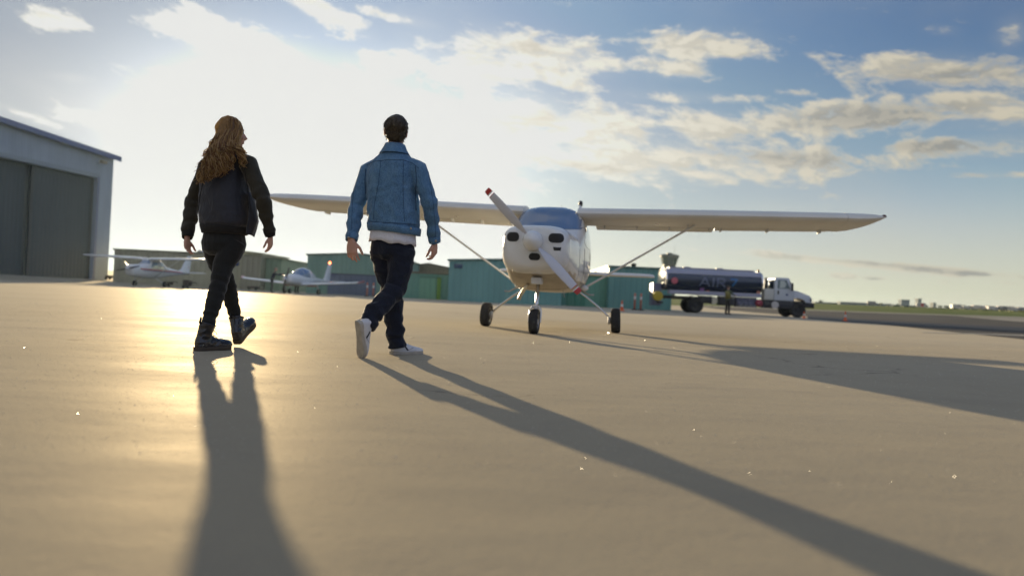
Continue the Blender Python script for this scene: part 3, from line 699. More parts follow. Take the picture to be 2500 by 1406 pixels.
# ------------------------------------------------------------------ buildings
def siding(name, col, pitch=0.3, var=0.08, rough=0.5, bump=0.5, axis=0, spec=0.4):
    m = bpy.data.materials.new(name); m.use_nodes = True; T = NT(m.node_tree); b = T.n['Principled BSDF']
    p = T.coord('Object'); x, y, z = T.sep(p)
    along = (x, y, T.m('ADD', x, y))[axis]
    w = T.m('PINGPONG', T.m('DIVIDE', along, pitch), 0.5)
    rib = T.step(w, 0.10, 0.22)
    n = T.noise(T.vm('MULTIPLY', p, (1, 1, .25)), 0.7, 5, 0.6)
    c = T.mix(T.step(n, 0.3, 0.7), tuple(v * (1 - var) for v in col), tuple(v * (1 + var) for v in col))
    c = T.mix(T.m('MULTIPLY', T.m('SUBTRACT', 1.0, rib), .14), c, tuple(v * .62 for v in col))
    T.put(b.inputs['Base Color'], c); b.inputs['Roughness'].default_value = rough; b.inputs['Specular IOR Level'].default_value = spec
    T.put(b.inputs['Normal'], T.bump(rib, bump, 0.04))
    return m
# --- big hangar on the left
def hangar():
    A = V((-42.05, 60.0, 0)); B = V((-39.5, 71.2, 0)); u = (B - A).normalized(); nrm = V((u.y, -u.x, 0))    # front normal, faces the apron
    rz = math.atan2(u.y, u.x)
    # local frame: x along the front (0 = far corner, negative towards the viewer), -y = out of the front
    t = thing('aircraft_hangar', 'large metal hangar with tall sliding doors at the left edge of the apron', 'hangar', (B.x, B.y, 0), rz)
    zb = -0.3
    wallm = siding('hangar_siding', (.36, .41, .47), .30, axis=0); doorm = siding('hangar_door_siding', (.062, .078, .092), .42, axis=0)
    L = -66.0; H = 12.25; slope = .052
    hz_ = lambda x: H - slope * max(x, -33) if x > -33 else H + slope * 33 - slope * (-33 - x)
    D_ = 42.0; door_top = 9.95; jamb = -1.9
    bm = BM()     # header + far jamb + near jamb of the front wall, one sheet with thickness
    def prism(pts, y0, y1):
        a = [bm.verts.new((x, y0, z)) for x, z in pts]; b = [bm.verts.new((x, y1, z)) for x, z in pts]
        bm.faces.new(a); bm.faces.new(list(reversed(b)))
        for i in range(len(pts)): j = (i + 1) % len(pts); bm.faces.new((a[i], b[i], b[j], a[j]))
    prism([(0, zb), (0, hz_(0)), (-33, hz_(-33)), (L, hz_(L)), (L, zb), (L + 1.9, zb), (L + 1.9, door_top), (jamb, door_top), (jamb, zb)], 0, .35)
    obj('front_wall', bm, wallm, t, smooth=False)
    bm = BM(); box(bm, -.35, 0, .352, D_, zb, H - .01); obj('side_wall', bm, siding('hangar_side', (.36, .41, .47), .3, axis=1), t, smooth=False)
    bm = BM(); box(bm, L, L + .35, .352, D_, zb, hz_(L) - .01); obj('side_wall', bm, siding('hangar_side_near', (.36, .41, .47), .3, axis=1), t, smooth=False)
    bm = BM(); box(bm, L, 0, D_ + .002, D_ + .35, zb, hz_(0) - .01); obj('rear_wall', bm, wallm, t, smooth=False)
    bm = BM()
    for x0, x1 in ((.45, -33), (-33, L - .45)):
        z0, z1 = hz_(min(x0, 0)) - slope * max(0, x0) , hz_(x1)
        vs = [(x0, -.45, z0 + .004), (x1, -.45, z1 + .004), (x1, D_ + .6, z1 + .004), (x0, D_ + .6, z0 + .004)]
        a = [bm.verts.new(v) for v in vs]; b = [bm.verts.new((v[0], v[1], v[2] + .22)) for v in vs]
        bm.faces.new(a); bm.faces.new(list(reversed(b)))
        for i in range(4): j = (i + 1) % 4; bm.faces.new((a[i], b[i], b[j], a[j]))
    obj('roof', bm, mat('hangar_roof', (.30, .32, .42), .45), t, smooth=False)
    bm = BM()     # fascia / rake trim
    vs = [(.47, hz_(0) - .32), (.47, hz_(0) + .10), (-33, hz_(-33) + .24), (-33, hz_(-33) - .20)]
    prism(vs, -.50, -.46); obj('rake_trim', bm, mat('trim_blue', (.16, .19, .33), .5), t, smooth=False)
    n = 0
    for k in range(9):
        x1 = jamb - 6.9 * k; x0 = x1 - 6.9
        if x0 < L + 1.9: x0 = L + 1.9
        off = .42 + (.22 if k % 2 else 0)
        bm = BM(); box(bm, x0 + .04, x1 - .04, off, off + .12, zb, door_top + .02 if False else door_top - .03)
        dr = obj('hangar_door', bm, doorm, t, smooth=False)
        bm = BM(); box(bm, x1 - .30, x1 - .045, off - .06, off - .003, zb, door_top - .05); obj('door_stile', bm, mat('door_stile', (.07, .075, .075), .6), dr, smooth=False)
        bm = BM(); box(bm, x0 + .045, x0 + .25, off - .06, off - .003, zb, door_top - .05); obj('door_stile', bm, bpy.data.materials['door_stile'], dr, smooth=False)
        if x0 <= L + 1.9: break
    bm = BM(); box(bm, jamb - .002, jamb + .25, -.04, -.003, zb, door_top + .1); obj('door_jamb', bm, mat('jamb_trim', (.20, .22, .30), .5), t, smooth=False)
    bm = BM(); box(bm, L + 1.9, jamb + .25, -.05, -.003, door_top + .102, door_top + .40); obj('door_header', bm, mat('header_trim', (.30, .34, .38), .5), t, smooth=False)
    # floodlight on the wall near the corner
    bm = BM(); tube(bm, [(-2.0, 0, 11.35), (-2.0, -.55, 11.5)], [.03, .03], 8); lb = obj('floodlight_bracket', bm, MT['dark_metal'], t)
    bm = BM(); box(bm, -2.35, -1.65, -.85, -.5, 11.3, 11.62, None, .04); obj('floodlight', bm, mat('flood', (.30, .26, .18), .4), lb)
hangar()

def shed(name, label, x0, x1, Y, z, depth, col, roof_col=None, ridge=0.0, pitch=.35, doors=(), group=None, over=.12, roofmat=None, cat='hangar'):
    """low metal building, front facing the viewer; a shallow gable whose ridge stands off the eaves by 'ridge'"""
    t = thing(name, label, cat, (x0, Y, 0), 0, group)
    w = x1 - x0; zb = -.4
    wm = siding(name + '_siding', col, pitch, axis=2)
    bm = BM(); pts = [(0, zb), (0, z), (w / 2, z + ridge), (w, z), (w, zb)]
    a = [bm.verts.new((x, 0, q)) for x, q in pts]; b = [bm.verts.new((x, depth, q)) for x, q in pts]
    bm.faces.new(a); bm.faces.new(list(reversed(b)))
    for i in range(5): j = (i + 1) % 5; bm.faces.new((a[i], b[i], b[j], a[j]))
    obj('wall', bm, wm, t, smooth=False)
    bm = BM(); pts = [(-over, z + .01), (w / 2, z + ridge + .012), (w + over, z + .01)]
    a = [bm.verts.new((x, -over, q)) for x, q in pts] + [bm.verts.new((x, -over, q + .12)) for x, q in reversed(pts)]
    b = [bm.verts.new((v.co.x, depth + over, v.co.z)) for v in a]
    bm.faces.new(a); bm.faces.new(list(reversed(b)))
    for i in range(6): j = (i + 1) % 6; bm.faces.new((a[i], b[i], b[j], a[j]))
    obj('roof', bm, mat(name + '_roof', roof_col or tuple(c * .7 for c in col), .5, var=.1, vscale=.4), t, smooth=False)
    for (a0, a1, h, c) in doors:
        bm = BM(); box(bm, a0 - x0, a1 - x0, -.06, -.003, zb, h); dd = obj('door', bm, siding(name + '_door', c, .45, axis=0), t, smooth=False)
        bm = BM(); box(bm, a0 - x0, a1 - x0, -.10, -.062, h - .1, h); obj('door_rail', bm, mat('rail', tuple(q * .6 for q in c), .5), dd, smooth=False)
    return t
def xw(px, Y): return (px - 1250) / FP * Y
Y1 = 68.0
t = shed('storage_building', 'tan corrugated metal building behind the parked high-wing aircraft', xw(276, Y1), xw(592, Y1), Y1, 3.15, 14, (.44, .42, .30), (.20, .20, .15), .0, .5, doors=((xw(300, Y1), xw(420, Y1), 2.5, (.44, .42, .30)),), cat='building')
bm = BM(); cyl(bm, (xw(616 - 3, Y1) - xw(276, Y1) - 1.4, -.04, 2.4), (0, 1, 0), .24, .05, 20); obj('round_sign', bm, mat('blue_sign', (.03, .06, .22), .5), t)
for px in (432, 468):
    bm = BM(); lathe(bm, (xw(px, Y1) - xw(276, Y1), 5, 3.2), (0, 0, 1), [(.3, 0), (.3, .25), (.45, .3), (.3, .5), (.02, .55)], 14); obj('roof_vent', bm, MT['steel'], t)
shed('rear_storage_building', 'taller tan building rising behind the corrugated wall', xw(430, 78), xw(590, 78), 84, 4.05, 10, (.26, .25, .16), (.19, .18, .12), .3, .6, cat='building')
shed('storage_building', 'grey-tan end bay between the corrugated wall and the green hangars', xw(592, Y1) + .02, xw(640, Y1), Y1 - .6, 3.1, 14, (.31, .29, .22), (.2, .19, .14), .0, .5, cat='building')
shed('green_building', 'faded green building just right of the tan building', xw(642, 68), xw(680, 68), 68.5, 2.95, 14, (.19, .27, .19), (.12, .15, .09), .05, .5, cat='building')
t = shed('long_storage_building', 'low building with a pinkish roof behind the low-wing aircraft', xw(677, 80), xw(760, 80), 80, 2.7, 10, (.20, .21, .15), (.33, .26, .22), .0, .5, cat='building')
t = shed('hangar', 'green hangar with a shallow gable behind the low-wing aircraft', xw(748, 60), xw(983, 60), 60, 3.1, 16, (.18, .32, .27), (.09, .16, .13), .28, .4,
     doors=((xw(800, 60), xw(918, 60), 1.75, (.12, .16, .24)),))
for px in (785, 806):
    bm = BM(); lathe(bm, (xw(px, 60) - xw(748, 60), 3, 3.1), (0, 0, 1), [(.12, 0), (.12, .3), (.2, .33), (.02, .42)], 10); obj('roof_vent', bm, MT['dark_metal'], t)
t = shed('row_hangar', 'low green building with a brown roof left of the teal hangar', xw(985, 58), xw(1098, 58), 57.5, 1.98, 8, (.15, .34, .28), (.20, .155, .11), .0, .4, doors=((xw(1026, 58), xw(1066, 58), 1.75, (.19, .40, .29)), (xw(1068, 58), xw(1078, 58), 1.75, (.16, .32, .05))))
shed('brown_roofed_building', 'brown-roofed building standing behind the low green building', xw(988, 70), xw(1100, 70), 70, 2.85, 9, (.18, .15, .10), (.19, .145, .10), .38, .4, cat='building')
t = shed('hangar', 'teal hangar directly behind the nose of the white aircraft', xw(1094, 51), xw(1372, 51), 51, 2.78, 16, (.16, .36, .35), (.08, .17, .16), .22, .4)
bm = BM(); box(bm, .35, .95, -.05, -.003, 2.3, 2.6, None, .01); obj('wall_sign', bm, mat('sign_navy', (.03, .07, .15), .5), t)
t = shed('row_hangar', 'green low hangar beneath the wing strut of the white aircraft', xw(1373, 54), xw(1484, 54), 54, 2.25, 12, (.15, .37, .29), (.07, .17, .13), .0, .4, doors=((xw(1384, 54), xw(1430, 54), 1.7, (.08, .27, .19)),))
t = shed('hangar', 'dark teal hangar behind the rear of the fuel truck', xw(1484, 53) + .03, xw(1640, 53), 53, 2.95, 14, (.13, .31, .30), (.06, .14, .13), .0, .4)
bm = BM(); lathe(bm, (xw(1560, 53) - xw(1484, 53), 3, 3.05), (0, 0, 1), [(.18, 0), (.18, .3), (.28, .34), (.02, .45)], 12); obj('roof_vent', bm, MT['dark_metal'], t)

# --- control tower
def tower():
    Y = 280.0; X = xw(1631, Y)
    t = thing('control_tower', 'distant airport control tower rising behind the fuel truck', 'tower', (X, Y, 0))
    wall = mat('tower_concrete', (.12, .135, .11), .8, var=.08, vscale=.5); dk = mat('tower_dark', (.07, .075, .07), .6)
    bm = BM(); box(bm, -2.2, 2.2, -2.2, 2.2, -1, 13.2); obj('shaft', bm, wall, t, smooth=False)
    bm = BM(); box(bm, -3.2, 3.2, -3.2, 3.2, 13.202, 14.3); obj('gallery', bm, wall, t, smooth=False)
    def oct_(r, z): return [V((r * math.cos(R(22.5 + 45 * k)), r * math.sin(R(22.5 + 45 * k)), z)) for k in range(8)]
    bm = BM(); loft(bm, [oct_(2.4, 14.302), oct_(2.5, 15.6)]); obj('cab_base', bm, dk, t, smooth=False)
    bm = BM(); loft(bm, [oct_(2.5, 15.602), oct_(3.3, 18.4)]); cb = obj('cab_glass', bm, mat('tower_glass', (.05, .08, .08), .08, spec=.9), t, smooth=False)
    for k in range(8):
        a, b = oct_(2.53, 15.6)[k], oct_(3.34, 18.4)[k]; bm = BM(); tube(bm, [a, b], [.10, .10], 6); obj('mullion', bm, dk, cb)
    bm = BM(); loft(bm, [oct_(3.7, 18.402), oct_(3.8, 18.9), oct_(3.0, 19.5)]); obj('roof', bm, dk, t, smooth=False)
    bm = BM(); tube(bm, [(1.8, 0, 19.3), (1.8, 0, 23)], [.06, .04], 6); obj('antenna', bm, dk, t)
    bm = BM(); box(bm, -1, 1, -.6, .6, 19.49, 20.1); obj('roof_unit', bm, dk, t, smooth=False)
tower()

# --- far skyline at the right
def far_box(name, label, px0, px1, pyt, pyb, Y, col, group=None, bands=0, cat='building', depth=5):
    A_ = at(px0, pyb, Y); B_ = at(px1, pyt, Y); x0, x1 = A_.x, B_.x; z0 = zg((x0 + x1) / 2, Y) - 2; z1 = B_.z
    t = thing(name, label, cat, ((x0 + x1) / 2, Y, 0), 0, group); w = (x1 - x0) / 2
    mm = mat(name + '_wall', col, .8, var=.08, vscale=.1)
    bm = BM(); box(bm, -w, w, 0, depth, z0, z1 - .5); obj('wall', bm, mm, t, smooth=False)
    bm = BM(); box(bm, -w - .3, w + .3, -.3, depth + .3, z1 - .498, z1); obj('roof', bm, mat(name + '_roof', tuple(c * .7 for c in col), .7), t, smooth=False)
    for k in range(bands):
        zz = z1 - 1.6 - k * 3.0; bm = BM(); box(bm, -w * .94, w * .94, -.12, -.002, zz - .9, zz); obj('window_band', bm, mat('far_glass', (.05, .08, .11), .3), t, smooth=False)
    return t
far_box('office_block', 'blue-grey office block with window bands on the right horizon', 2200, 2221, 732, 752, 620, (.09, .12, .16), bands=3)
far_box('office_tower', 'slim grey tower standing right of the office block on the horizon', 2241, 2250, 729, 753, 640, (.085, .11, .14), bands=4)
far_box('office_building', 'small block at the right end of the distant skyline', 2278, 2286, 739, 755, 660, (.09, .10, .11), bands=2)
far_box('terminal', 'long low grey-blue terminal nearest the truck on the horizon', 1990, 2044, 739, 748, 480, (.09, .12, .15), cat='building')
far_box('terminal', 'long low grey-blue terminal in the middle of the horizon', 2051, 2176, 742, 751, 500, (.09, .12, .16), cat='building')
far_box('terminal', 'low pale terminal left of the office block', 2178, 2236, 746, 753, 520, (.09, .11, .12), cat='building')

# trees along the horizon
leafm = mat('tree_leaves', (.055, .075, .030), .7, var=.3, vscale=.5)
barkm = mat('tree_bark', (.10, .08, .06), .9)
def make_tree(name, label, loc, h, w, seed, group=None, small=True):
    rnd = random.Random(seed); t = thing(name, label, 'tree', loc, 0, group)
    bm = BM(); tube(bm, [(0, 0, -1), (0, 0, h * .3), (w * .05, 0, h * .62)], [h * .03, h * .022, h * .008], 6)
    for k in range(5):
        a = k * 1.3; tube(bm, [(0, 0, h * (.25 + .06 * k)), (math.cos(a) * w * .3, math.sin(a) * w * .3, h * (.5 + .07 * k))], [h * .012, h * .004], 5)
    obj('trunk', bm, barkm, t)
    bm = BM(); cl = [(rnd.uniform(-.34, .34) * w, rnd.uniform(-.34, .34) * w, h * rnd.uniform(.42, .84), w * rnd.uniform(.12, .22)) for _ in range(12)]
    for cx, cy, cz, cr in cl:
        for _ in range(60):
            d = V((rnd.gauss(0, 1), rnd.gauss(0, 1), rnd.gauss(0, .8))).normalized() * cr * rnd.uniform(.6, 1.05)
            p = V((cx, cy, cz)) + d; s = w * .045 * rnd.uniform(.6, 1.5)
            u = V((rnd.gauss(0, 1), rnd.gauss(0, 1), rnd.gauss(0, 1))).normalized(); v = u.orthogonal().normalized()
            q = [bm.verts.new(p + u * s), bm.verts.new(p + v * s), bm.verts.new(p - u * s), bm.verts.new(p - v * s)]; bm.faces.new(q)
    obj('crown', bm, leafm, t, smooth=False)
    return t
rt = random.Random(5)
TREES = []
tall = [(2003, 736, 748, 420), (2352, 752, 762, 330), (2372, 751, 763, 330), (2385, 747, 763, 330), (2400, 753, 764, 340), (2416, 754, 764, 340), (2430, 753, 765, 340), (2447, 752, 766, 330), (2463, 752, 767, 330), (2480, 753, 768, 320), (2497, 752, 769, 320), (2514, 752, 770, 320),
        (2124, 744, 751, 470), (2150, 746, 752, 470), (2192, 747, 753, 480), (2262, 748, 756, 460), (2295, 750, 757, 450), (2312, 751, 758, 450), (2330, 751, 760, 440)]
base_tree = None
words = ['nearest the truck on', 'first in the clump on', 'second in the clump on', 'tallest and spreading on', 'low beside the tallest on', 'rounded, fifth in the row on', 'sixth in the row on', 'seventh in the row on', 'eighth in the row on', 'ninth in the row on', 'last whole one on', 'cut by the frame on',
         'small, before the middle terminal on', 'small, behind the middle terminal on', 'small, left of the office block on', 'small, right of the slim tower on', 'small, beside the last block on', 'low, left of the parked row on', 'low, starting the dark tree line on']
protos = []
for i, (px, pt, pb, Y) in enumerate(tall):
    P_ = at(px, pb, Y); top = at(px, pt, Y); z = zg(P_.x, Y); h = max(2.0, top.z - z)
    lab = 'dark tree ' + words[i] + ' the right horizon'
    if i < 4:
        tr = make_tree('tree', lab, (P_.x, Y, z), h, h * 1.25, 10 + i, 'trees on the right horizon'); tr['h0'] = h; protos.append(tr)
    else:
        src = protos[i % 4]; tr = dup(src, (P_.x, Y, z), rt.uniform(0, 6), lab); k = h / src['h0']; tr.scale = (k * 1.15, k * 1.15, k)

# row of small pale aircraft / vehicles parked beyond the grass
def far_van(i, px, Y, label):
    P_ = at(px, 760, Y); z = zg(P_.x, Y)
    return P_, z
vanm = mat('pale_vehicle', (.55, .50, .45), .4)
def make_van(label, loc):
    t = thing('parked_vehicle', label, 'vehicle', loc, 0, 'pale vehicles parked beyond the grass')
    bm = BM(); pts = [(-2.4, .35), (-2.4, 1.75), (-1.9, 1.95), (1.2, 1.95), (1.75, 1.25), (2.4, 1.1), (2.45, .35)]
    a = [bm.verts.new((x, -.9, q)) for x, q in pts]; b = [bm.verts.new((x, .9, q)) for x, q in pts]
    bm.faces.new(a); bm.faces.new(list(reversed(b)))
    for i in range(7): j = (i + 1) % 7; bm.faces.new((a[i], b[i], b[j], a[j]))
    obj('body', bm, vanm, t, smooth=False)
    bm = BM(); box(bm, -.3, 1.25, -.92, -.902, 1.25, 1.8); obj('window', bm, MT['dark_glass'], t, smooth=False)
    for x in (-1.5, 1.5):
        bm = BM(); cyl(bm, (x, -.8, .35), (0, 1, 0), .36, .25, 14); obj('wheel', bm, MT['rubber'], t)
    return t
vp = None
for i, (px, Y) in enumerate(((2336, 300), (2362, 302), (2382, 302), (2412, 300), (2428, 296), (2448, 296), (2462, 296), (2484, 292), (2500, 292))):
    P_ = at(px, 760, Y); z = zg(P_.x, Y)
    lab = 'pale vehicle parked beyond the grass, ' + ['first from the left', 'second from the left', 'third from the left', 'fourth from the left', 'fifth from the left', 'sixth from the left', 'seventh from the left', 'second from the right edge', 'at the right edge'][i]
    if vp is None: vp = make_van(lab, (P_.x, Y, z))
    else: v = dup(vp, (P_.x, Y, z), rt.choice((0, math.pi)), lab); v.scale = (1.0 + rt.uniform(0, .5), 1, rt.uniform(.7, 1.05))

# grass strip tufts
def grass_field():
    rnd = random.Random(3); bm = BM()
    for _ in range(9000):
        Y = rnd.uniform(70, 225); x = rnd.uniform(edge(min(Y, 150)) + 34 + .3 * min(Y, 150), 30 + Y * .9)
        if x > 240: continue
        z = zg(x, Y) - .02; s = rnd.uniform(.10, .28); w = s * rnd.uniform(.8, 2.0); a = rnd.uniform(0, 3.14); dx_, dy_ = math.cos(a) * w, math.sin(a) * w
        lean = rnd.uniform(-.1, .1)
        bm.faces.new([bm.verts.new((x - dx_, Y - dy_, z)), bm.verts.new((x + dx_, Y + dy_, z)), bm.verts.new((x + dx_ * .5 + lean, Y + dy_ * .5, z + s)), bm.verts.new((x - dx_ * .6 + lean, Y - dy_ * .6, z + s * .8))])
    o = obj('airfield_grass', bm, mat('grass_blades', (.13, .14, .04), .8, var=.3, vscale=.1), smooth=False)
    tag(o, 'dry green airfield grass beyond the taxiway', 'grass', kind='stuff')
grass_field()

# small airfield markers in the grass
def marker(px, py, Y, col, label):
    P_ = at(px, py, Y); z = zg(P_.x, Y); t = thing('airfield_sign', label, 'sign', (P_.x, Y, z))
    bm = BM(); box(bm, -1.1, 1.1, -.1, .1, .25, 1.15, None, .03); obj('panel', bm, mat('sign_panel', col, .5), t)
    for x in (-.8, .8):
        bm = BM(); cyl(bm, (x, 0, .12), (0, 0, 1), .05, .3, 8); obj('leg', bm, MT['dark_metal'], t)
    return t
marker(2127, 758, 190, (.25, .24, .23), 'small white airfield sign in the grass right of the truck')
m_ = marker(2248, 761, 175, (.45, .43, .42), 'white and red airfield sign in the grass below the slim tower')
bm = BM(); box(bm, -.1, .6, -.13, -.102, .3, 1.1); obj('red_face', bm, MT['red_paint'], m_, smooth=False)

# --- cones and striped posts
white_band = mat('reflective_band', (.75, .72, .70), .4)
def cone(label, loc, h, group=None):
    t = thing('traffic_cone', label, 'traffic cone', loc, 0, group)
    bm = BM(); lathe(bm, (0, 0, 0), (0, 0, 1), [(h * .2, .03), (h * .185, .035), (h * .145, h * .25), (h * .102, h * .55), (h * .05, h * .9), (h * .035, h)], 20); obj('body', bm, MT['orange'], t)
    bm = BM(); lathe(bm, (0, 0, 0), (0, 0, 1), [(h * .132, h * .40), (h * .128, h * .42), (h * .098, h * .62), (h * .094, h * .64)], 20); obj('white_band', bm, white_band, t)
    bm = BM(); box(bm, -h * .28, h * .28, -h * .28, h * .28, 0.004, .03, None, .006); obj('base', bm, MT['orange'], t)
    return t
def gz(px, py): p = ground_at(px, py); return (p.x, p.y, 0.004)
def spot(px, Y): return (xw(px, Y), Y, .004)
c0 = cone('orange traffic cone beside the right main wheel of the white aircraft', spot(1520, 38), .56)
t = dup(c0, spot(1965, 42), 0, 'orange traffic cone in front of the fuel truck bumper'); t.scale = (.75, .75, .75)
t = dup(c0, spot(2066, 39), 0, 'orange cone with a white top standing alone right of the truck'); t.scale = (.75, .75, .95)
def post(label, loc, h, group, col=None):
    t = thing('delineator_post', label, 'post', loc, 0, group)
    bm = BM(); lathe(bm, (0, 0, 0), (0, 0, 1), [(.06, .05), (.06, h - .04), (.04, h)], 14); obj('post', bm, col or mat('post_salmon', (.55, .20, .14), .5), t)
    bm = BM(); lathe(bm, (0, 0, 0), (0, 0, 1), [(.063, h * .62), (.063, h * .80)], 14); obj('white_band', bm, white_band, t)
    bm = BM(); lathe(bm, (0, 0, 0), (0, 0, 1), [(.22, .0), (.22, .04), (.10, .07)], 16); obj('base', bm, MT['rubber'], t)
    return t
p0 = post('left one of two orange and white posts behind the fuel truck', spot(1551, 45), 1.05, 'orange and white posts')
dup(p0, spot(1566, 45), 0, 'right one of two orange and white posts behind the fuel truck')
dup(p0, spot(897, 55), 0, 'left one of two orange posts before the blue hangar door')
dup(p0, spot(912, 55), 0, 'right one of two orange posts before the blue hangar door')
# dark carts by the tan wall
def cart(label, loc, w, h):
    t = thing('equipment_cart', label, 'cart', loc)
    bm = BM(); box(bm, -w / 2, w / 2, -.3, .3, .16, h, None, .04); obj('body', bm, mat('cart_brown', (.05, .035, .03), .6), t)
    bm = BM(); tube(bm, [(w / 2, 0, .4), (w / 2 + .35, 0, .45), (w / 2 + .5, 0, .35)], [.03, .03, .03], 8); obj('handle', bm, MT['dark_metal'], t)
    for x in (-w * .3, w * .3):
        bm = BM(); cyl(bm, (x, -.31, .12), (0, 1, 0), .12, .08, 14); obj('wheel', bm, MT['rubber'], t)
    return t
cart('dark tow cart standing right of the parked high-wing aircraft', spot(458, 54), .45, .62)
cart('low dark cart near the foot of the tan wall', spot(412, 60), .5, .42)
cart('dark low box at the foot of the grey-tan bay', spot(620, 64), 1.0, .35)
cart('dark crate at the corner of the big hangar', (xw(268, 69), 69, .35), .6, .4)

# --- fuel truck
def truck():
    Y = 46.0; X0 = xw(1608, Y); t = thing('fuel_truck', 'white-cabbed fuel truck with a dark blue tank parked beyond the right wing', 'truck', (X0, Y, .004))
    X = lambda px: xw(px, Y) - X0
    navy = mat('tank_navy', (.008, .022, .055), .16, coat=.6, spec=.6); lav = mat('tank_top_sheen', (.34, .34, .42), .3, coat=.2); cabw = mat('cab_white', (.62, .66, .72), .3, coat=.4)
    xa, xb = X(1617), X(1846); zc, hz2, hy = 2.03, .69, 1.15
    def e(x, k=1.0): return ering((x, 0, zc), (0, 1, 0), (0, 0, 1), hy * k, hz2 * k, 40, 2.3)
    bm = BM(); loft(bm, [e(xa - .10, .80), e(xa - .04, .95), e(xa, 1), e(xb, 1), e(xb + .04, .95), e(xb + .08, .8)])
    b2 = bm.copy(); bmesh.ops.recalc_face_normals(b2, faces=b2.faces); bvh = BVHTree.FromBMesh(b2); b2.free()
    tank = obj('tank', bm, navy, t, ang=40)
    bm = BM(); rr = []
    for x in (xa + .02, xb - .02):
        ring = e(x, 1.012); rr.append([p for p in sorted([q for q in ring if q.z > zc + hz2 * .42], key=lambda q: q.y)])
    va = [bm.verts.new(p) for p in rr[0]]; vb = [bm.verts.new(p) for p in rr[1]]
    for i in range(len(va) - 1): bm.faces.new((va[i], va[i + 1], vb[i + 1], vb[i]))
    obj('tank_top_sheen', bm, lav, tank)  # sky reflection painted as a lavender skin over the tank
    for x in (xa, xb):
        bm = BM(); loft(bm, [e(x - .05, .985), e(x - .05, 1.03), e(x + .05, 1.03), e(x + .05, .985)], cap=False); obj('end_ring', bm, MT['chrome'], tank, ang=30)
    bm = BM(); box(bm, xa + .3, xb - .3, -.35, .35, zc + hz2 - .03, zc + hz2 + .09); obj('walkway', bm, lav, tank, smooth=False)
    for k in (.25, .6):
        bm = BM(); lathe(bm, (xa + (xb - xa) * k, 0, zc + hz2 + .085), (0, 0, 1), [(.24, 0), (.24, .05), (.2, .07), (.01, .08)], 18); obj('manhole', bm, MT['steel'], tank)
    bm = BM(); lathe(bm, (xb - .02, -.3, zc + hz2 + .02), (0, 0, 1), [(.07, 0), (.07, .12), (.01, .15)], 10); obj('amber_lamp', bm, mat('amber', (.6, .30, .04), .3), tank)
    def strip(pts, w, mt, nm='letter'):
        """a flat stroke lying on the side of the tank, along pts (x, z)"""
        bm = BM(); prev = None
        seq = []
        for a, b in zip(pts[:-1], pts[1:]):
            for k in range(5): seq.append((a[0] + (b[0] - a[0]) * k / 5, a[1] + (b[1] - a[1]) * k / 5))
        seq.append(pts[-1])
        for i, (x, z) in enumerate(seq):
            nx, nz = seq[min(i + 1, len(seq) - 1)][0] - seq[max(i - 1, 0)][0], seq[min(i + 1, len(seq) - 1)][1] - seq[max(i - 1, 0)][1]
            l = math.hypot(nx, nz) or 1; ox, oz = -nz / l * w / 2, nx / l * w / 2; row = []
            for s in (-1, 1):
                h, nr = hit_surface(bvh, (x + s * ox, -4, z + s * oz), (0, 1, 0)); row.append(bm.verts.new(h + V((0, -.012, 0))) if h else None)
            if prev and all(row) and all(prev): bm.faces.new((prev[0], prev[1], row[1], row[0]))
            prev = row
        return obj(nm, bm, mt, tank, smooth=False)
    let = mat('letter_silver', (.15, .18, .28), .4); zl, zh = 1.66, 2.20
    x = X(1696); strip([(x, zl), (x + .32, zh), (x + .64, zl)], .09, let); strip([(x + .16, 1.84), (x + .48, 1.84)], .07, let, 'letter')
    x = X(1729); strip([(x, zl), (x, zh)], .11, let)
    x = X(1739); strip([(x, zl), (x, zh)], .10, let); strip([(x, zh - .04), (x + .36, zh - .04), (x + .44, zh - .13), (x + .36, 1.92), (x, 1.92)], .08, let); strip([(x + .2, 1.92), (x + .5, zl)], .09, let)
    x = X(1769); strip([(x, 2.16), (x + .42, 2.16), (x + .14, zl + .1)], .10, mat('letter_blue', (.02, .16, .42), .4))
    for px, z, c, s in ((1636, 1.93, (.55, .12, .16), .20), (1703, 1.42, (.22, .10, .26), .18), (1717, 1.33, (.55, .16, .08), .13), (1838, 1.42, (.50, .20, .14), .14)):
        bm = BM(); 
        yy = -1.16 if z > 1.5 else -1.05
        cyl(bm, (X(px), yy, z), (0, 1, 0), s, .02, 4 if px != 1636 else 16); obj('placard', bm, mat('placard_%d' % px, c, .5), tank, smooth=False)
    # chassis
    fr = mat('chassis_black', (.02, .02, .024), .5)
    bm = BM(); box(bm, X(1602), X(1960), -.45, .45, .82, 1.02, None, .02); obj('chassis', bm, fr, t)
    for (a, b, z0, z1, c, nm) in ((1625, 1845, 1.12, 1.36, (.34, .35, .46), 'side_skirt'), (1700, 1728, .62, 1.08, (.02, .02, .025), 'tool_box'), (1745, 1784, .55, 1.10, (.03, .03, .035), 'tool_box'), (1852, 1875, 1.02, 1.70, (.58, .58, .54), 'pump_cabinet'), (1850, 1876, .50, .96, (.025, .025, .03), 'battery_box'), (1878, 1922, .52, .96, (.03, .03, .035), 'step_box')):
        bm = BM(); box(bm, X(a), X(b), -1.08, -.50, z0, z1, None, .02); obj(nm, bm, mat(nm + '_paint%d' % a, c, .4), t, ang=40)
    # pump and meter cluster: cabinet with gauges, hose reel and pipes
    bm = BM(); box(bm, X(1788), X(1836), -.95, -.45, .50, 1.10, None, .02); pc = obj('meter_cabinet', bm, mat('meter_paint', (.12, .13, .20), .4), t, ang=40)
    rn = random.Random(2)
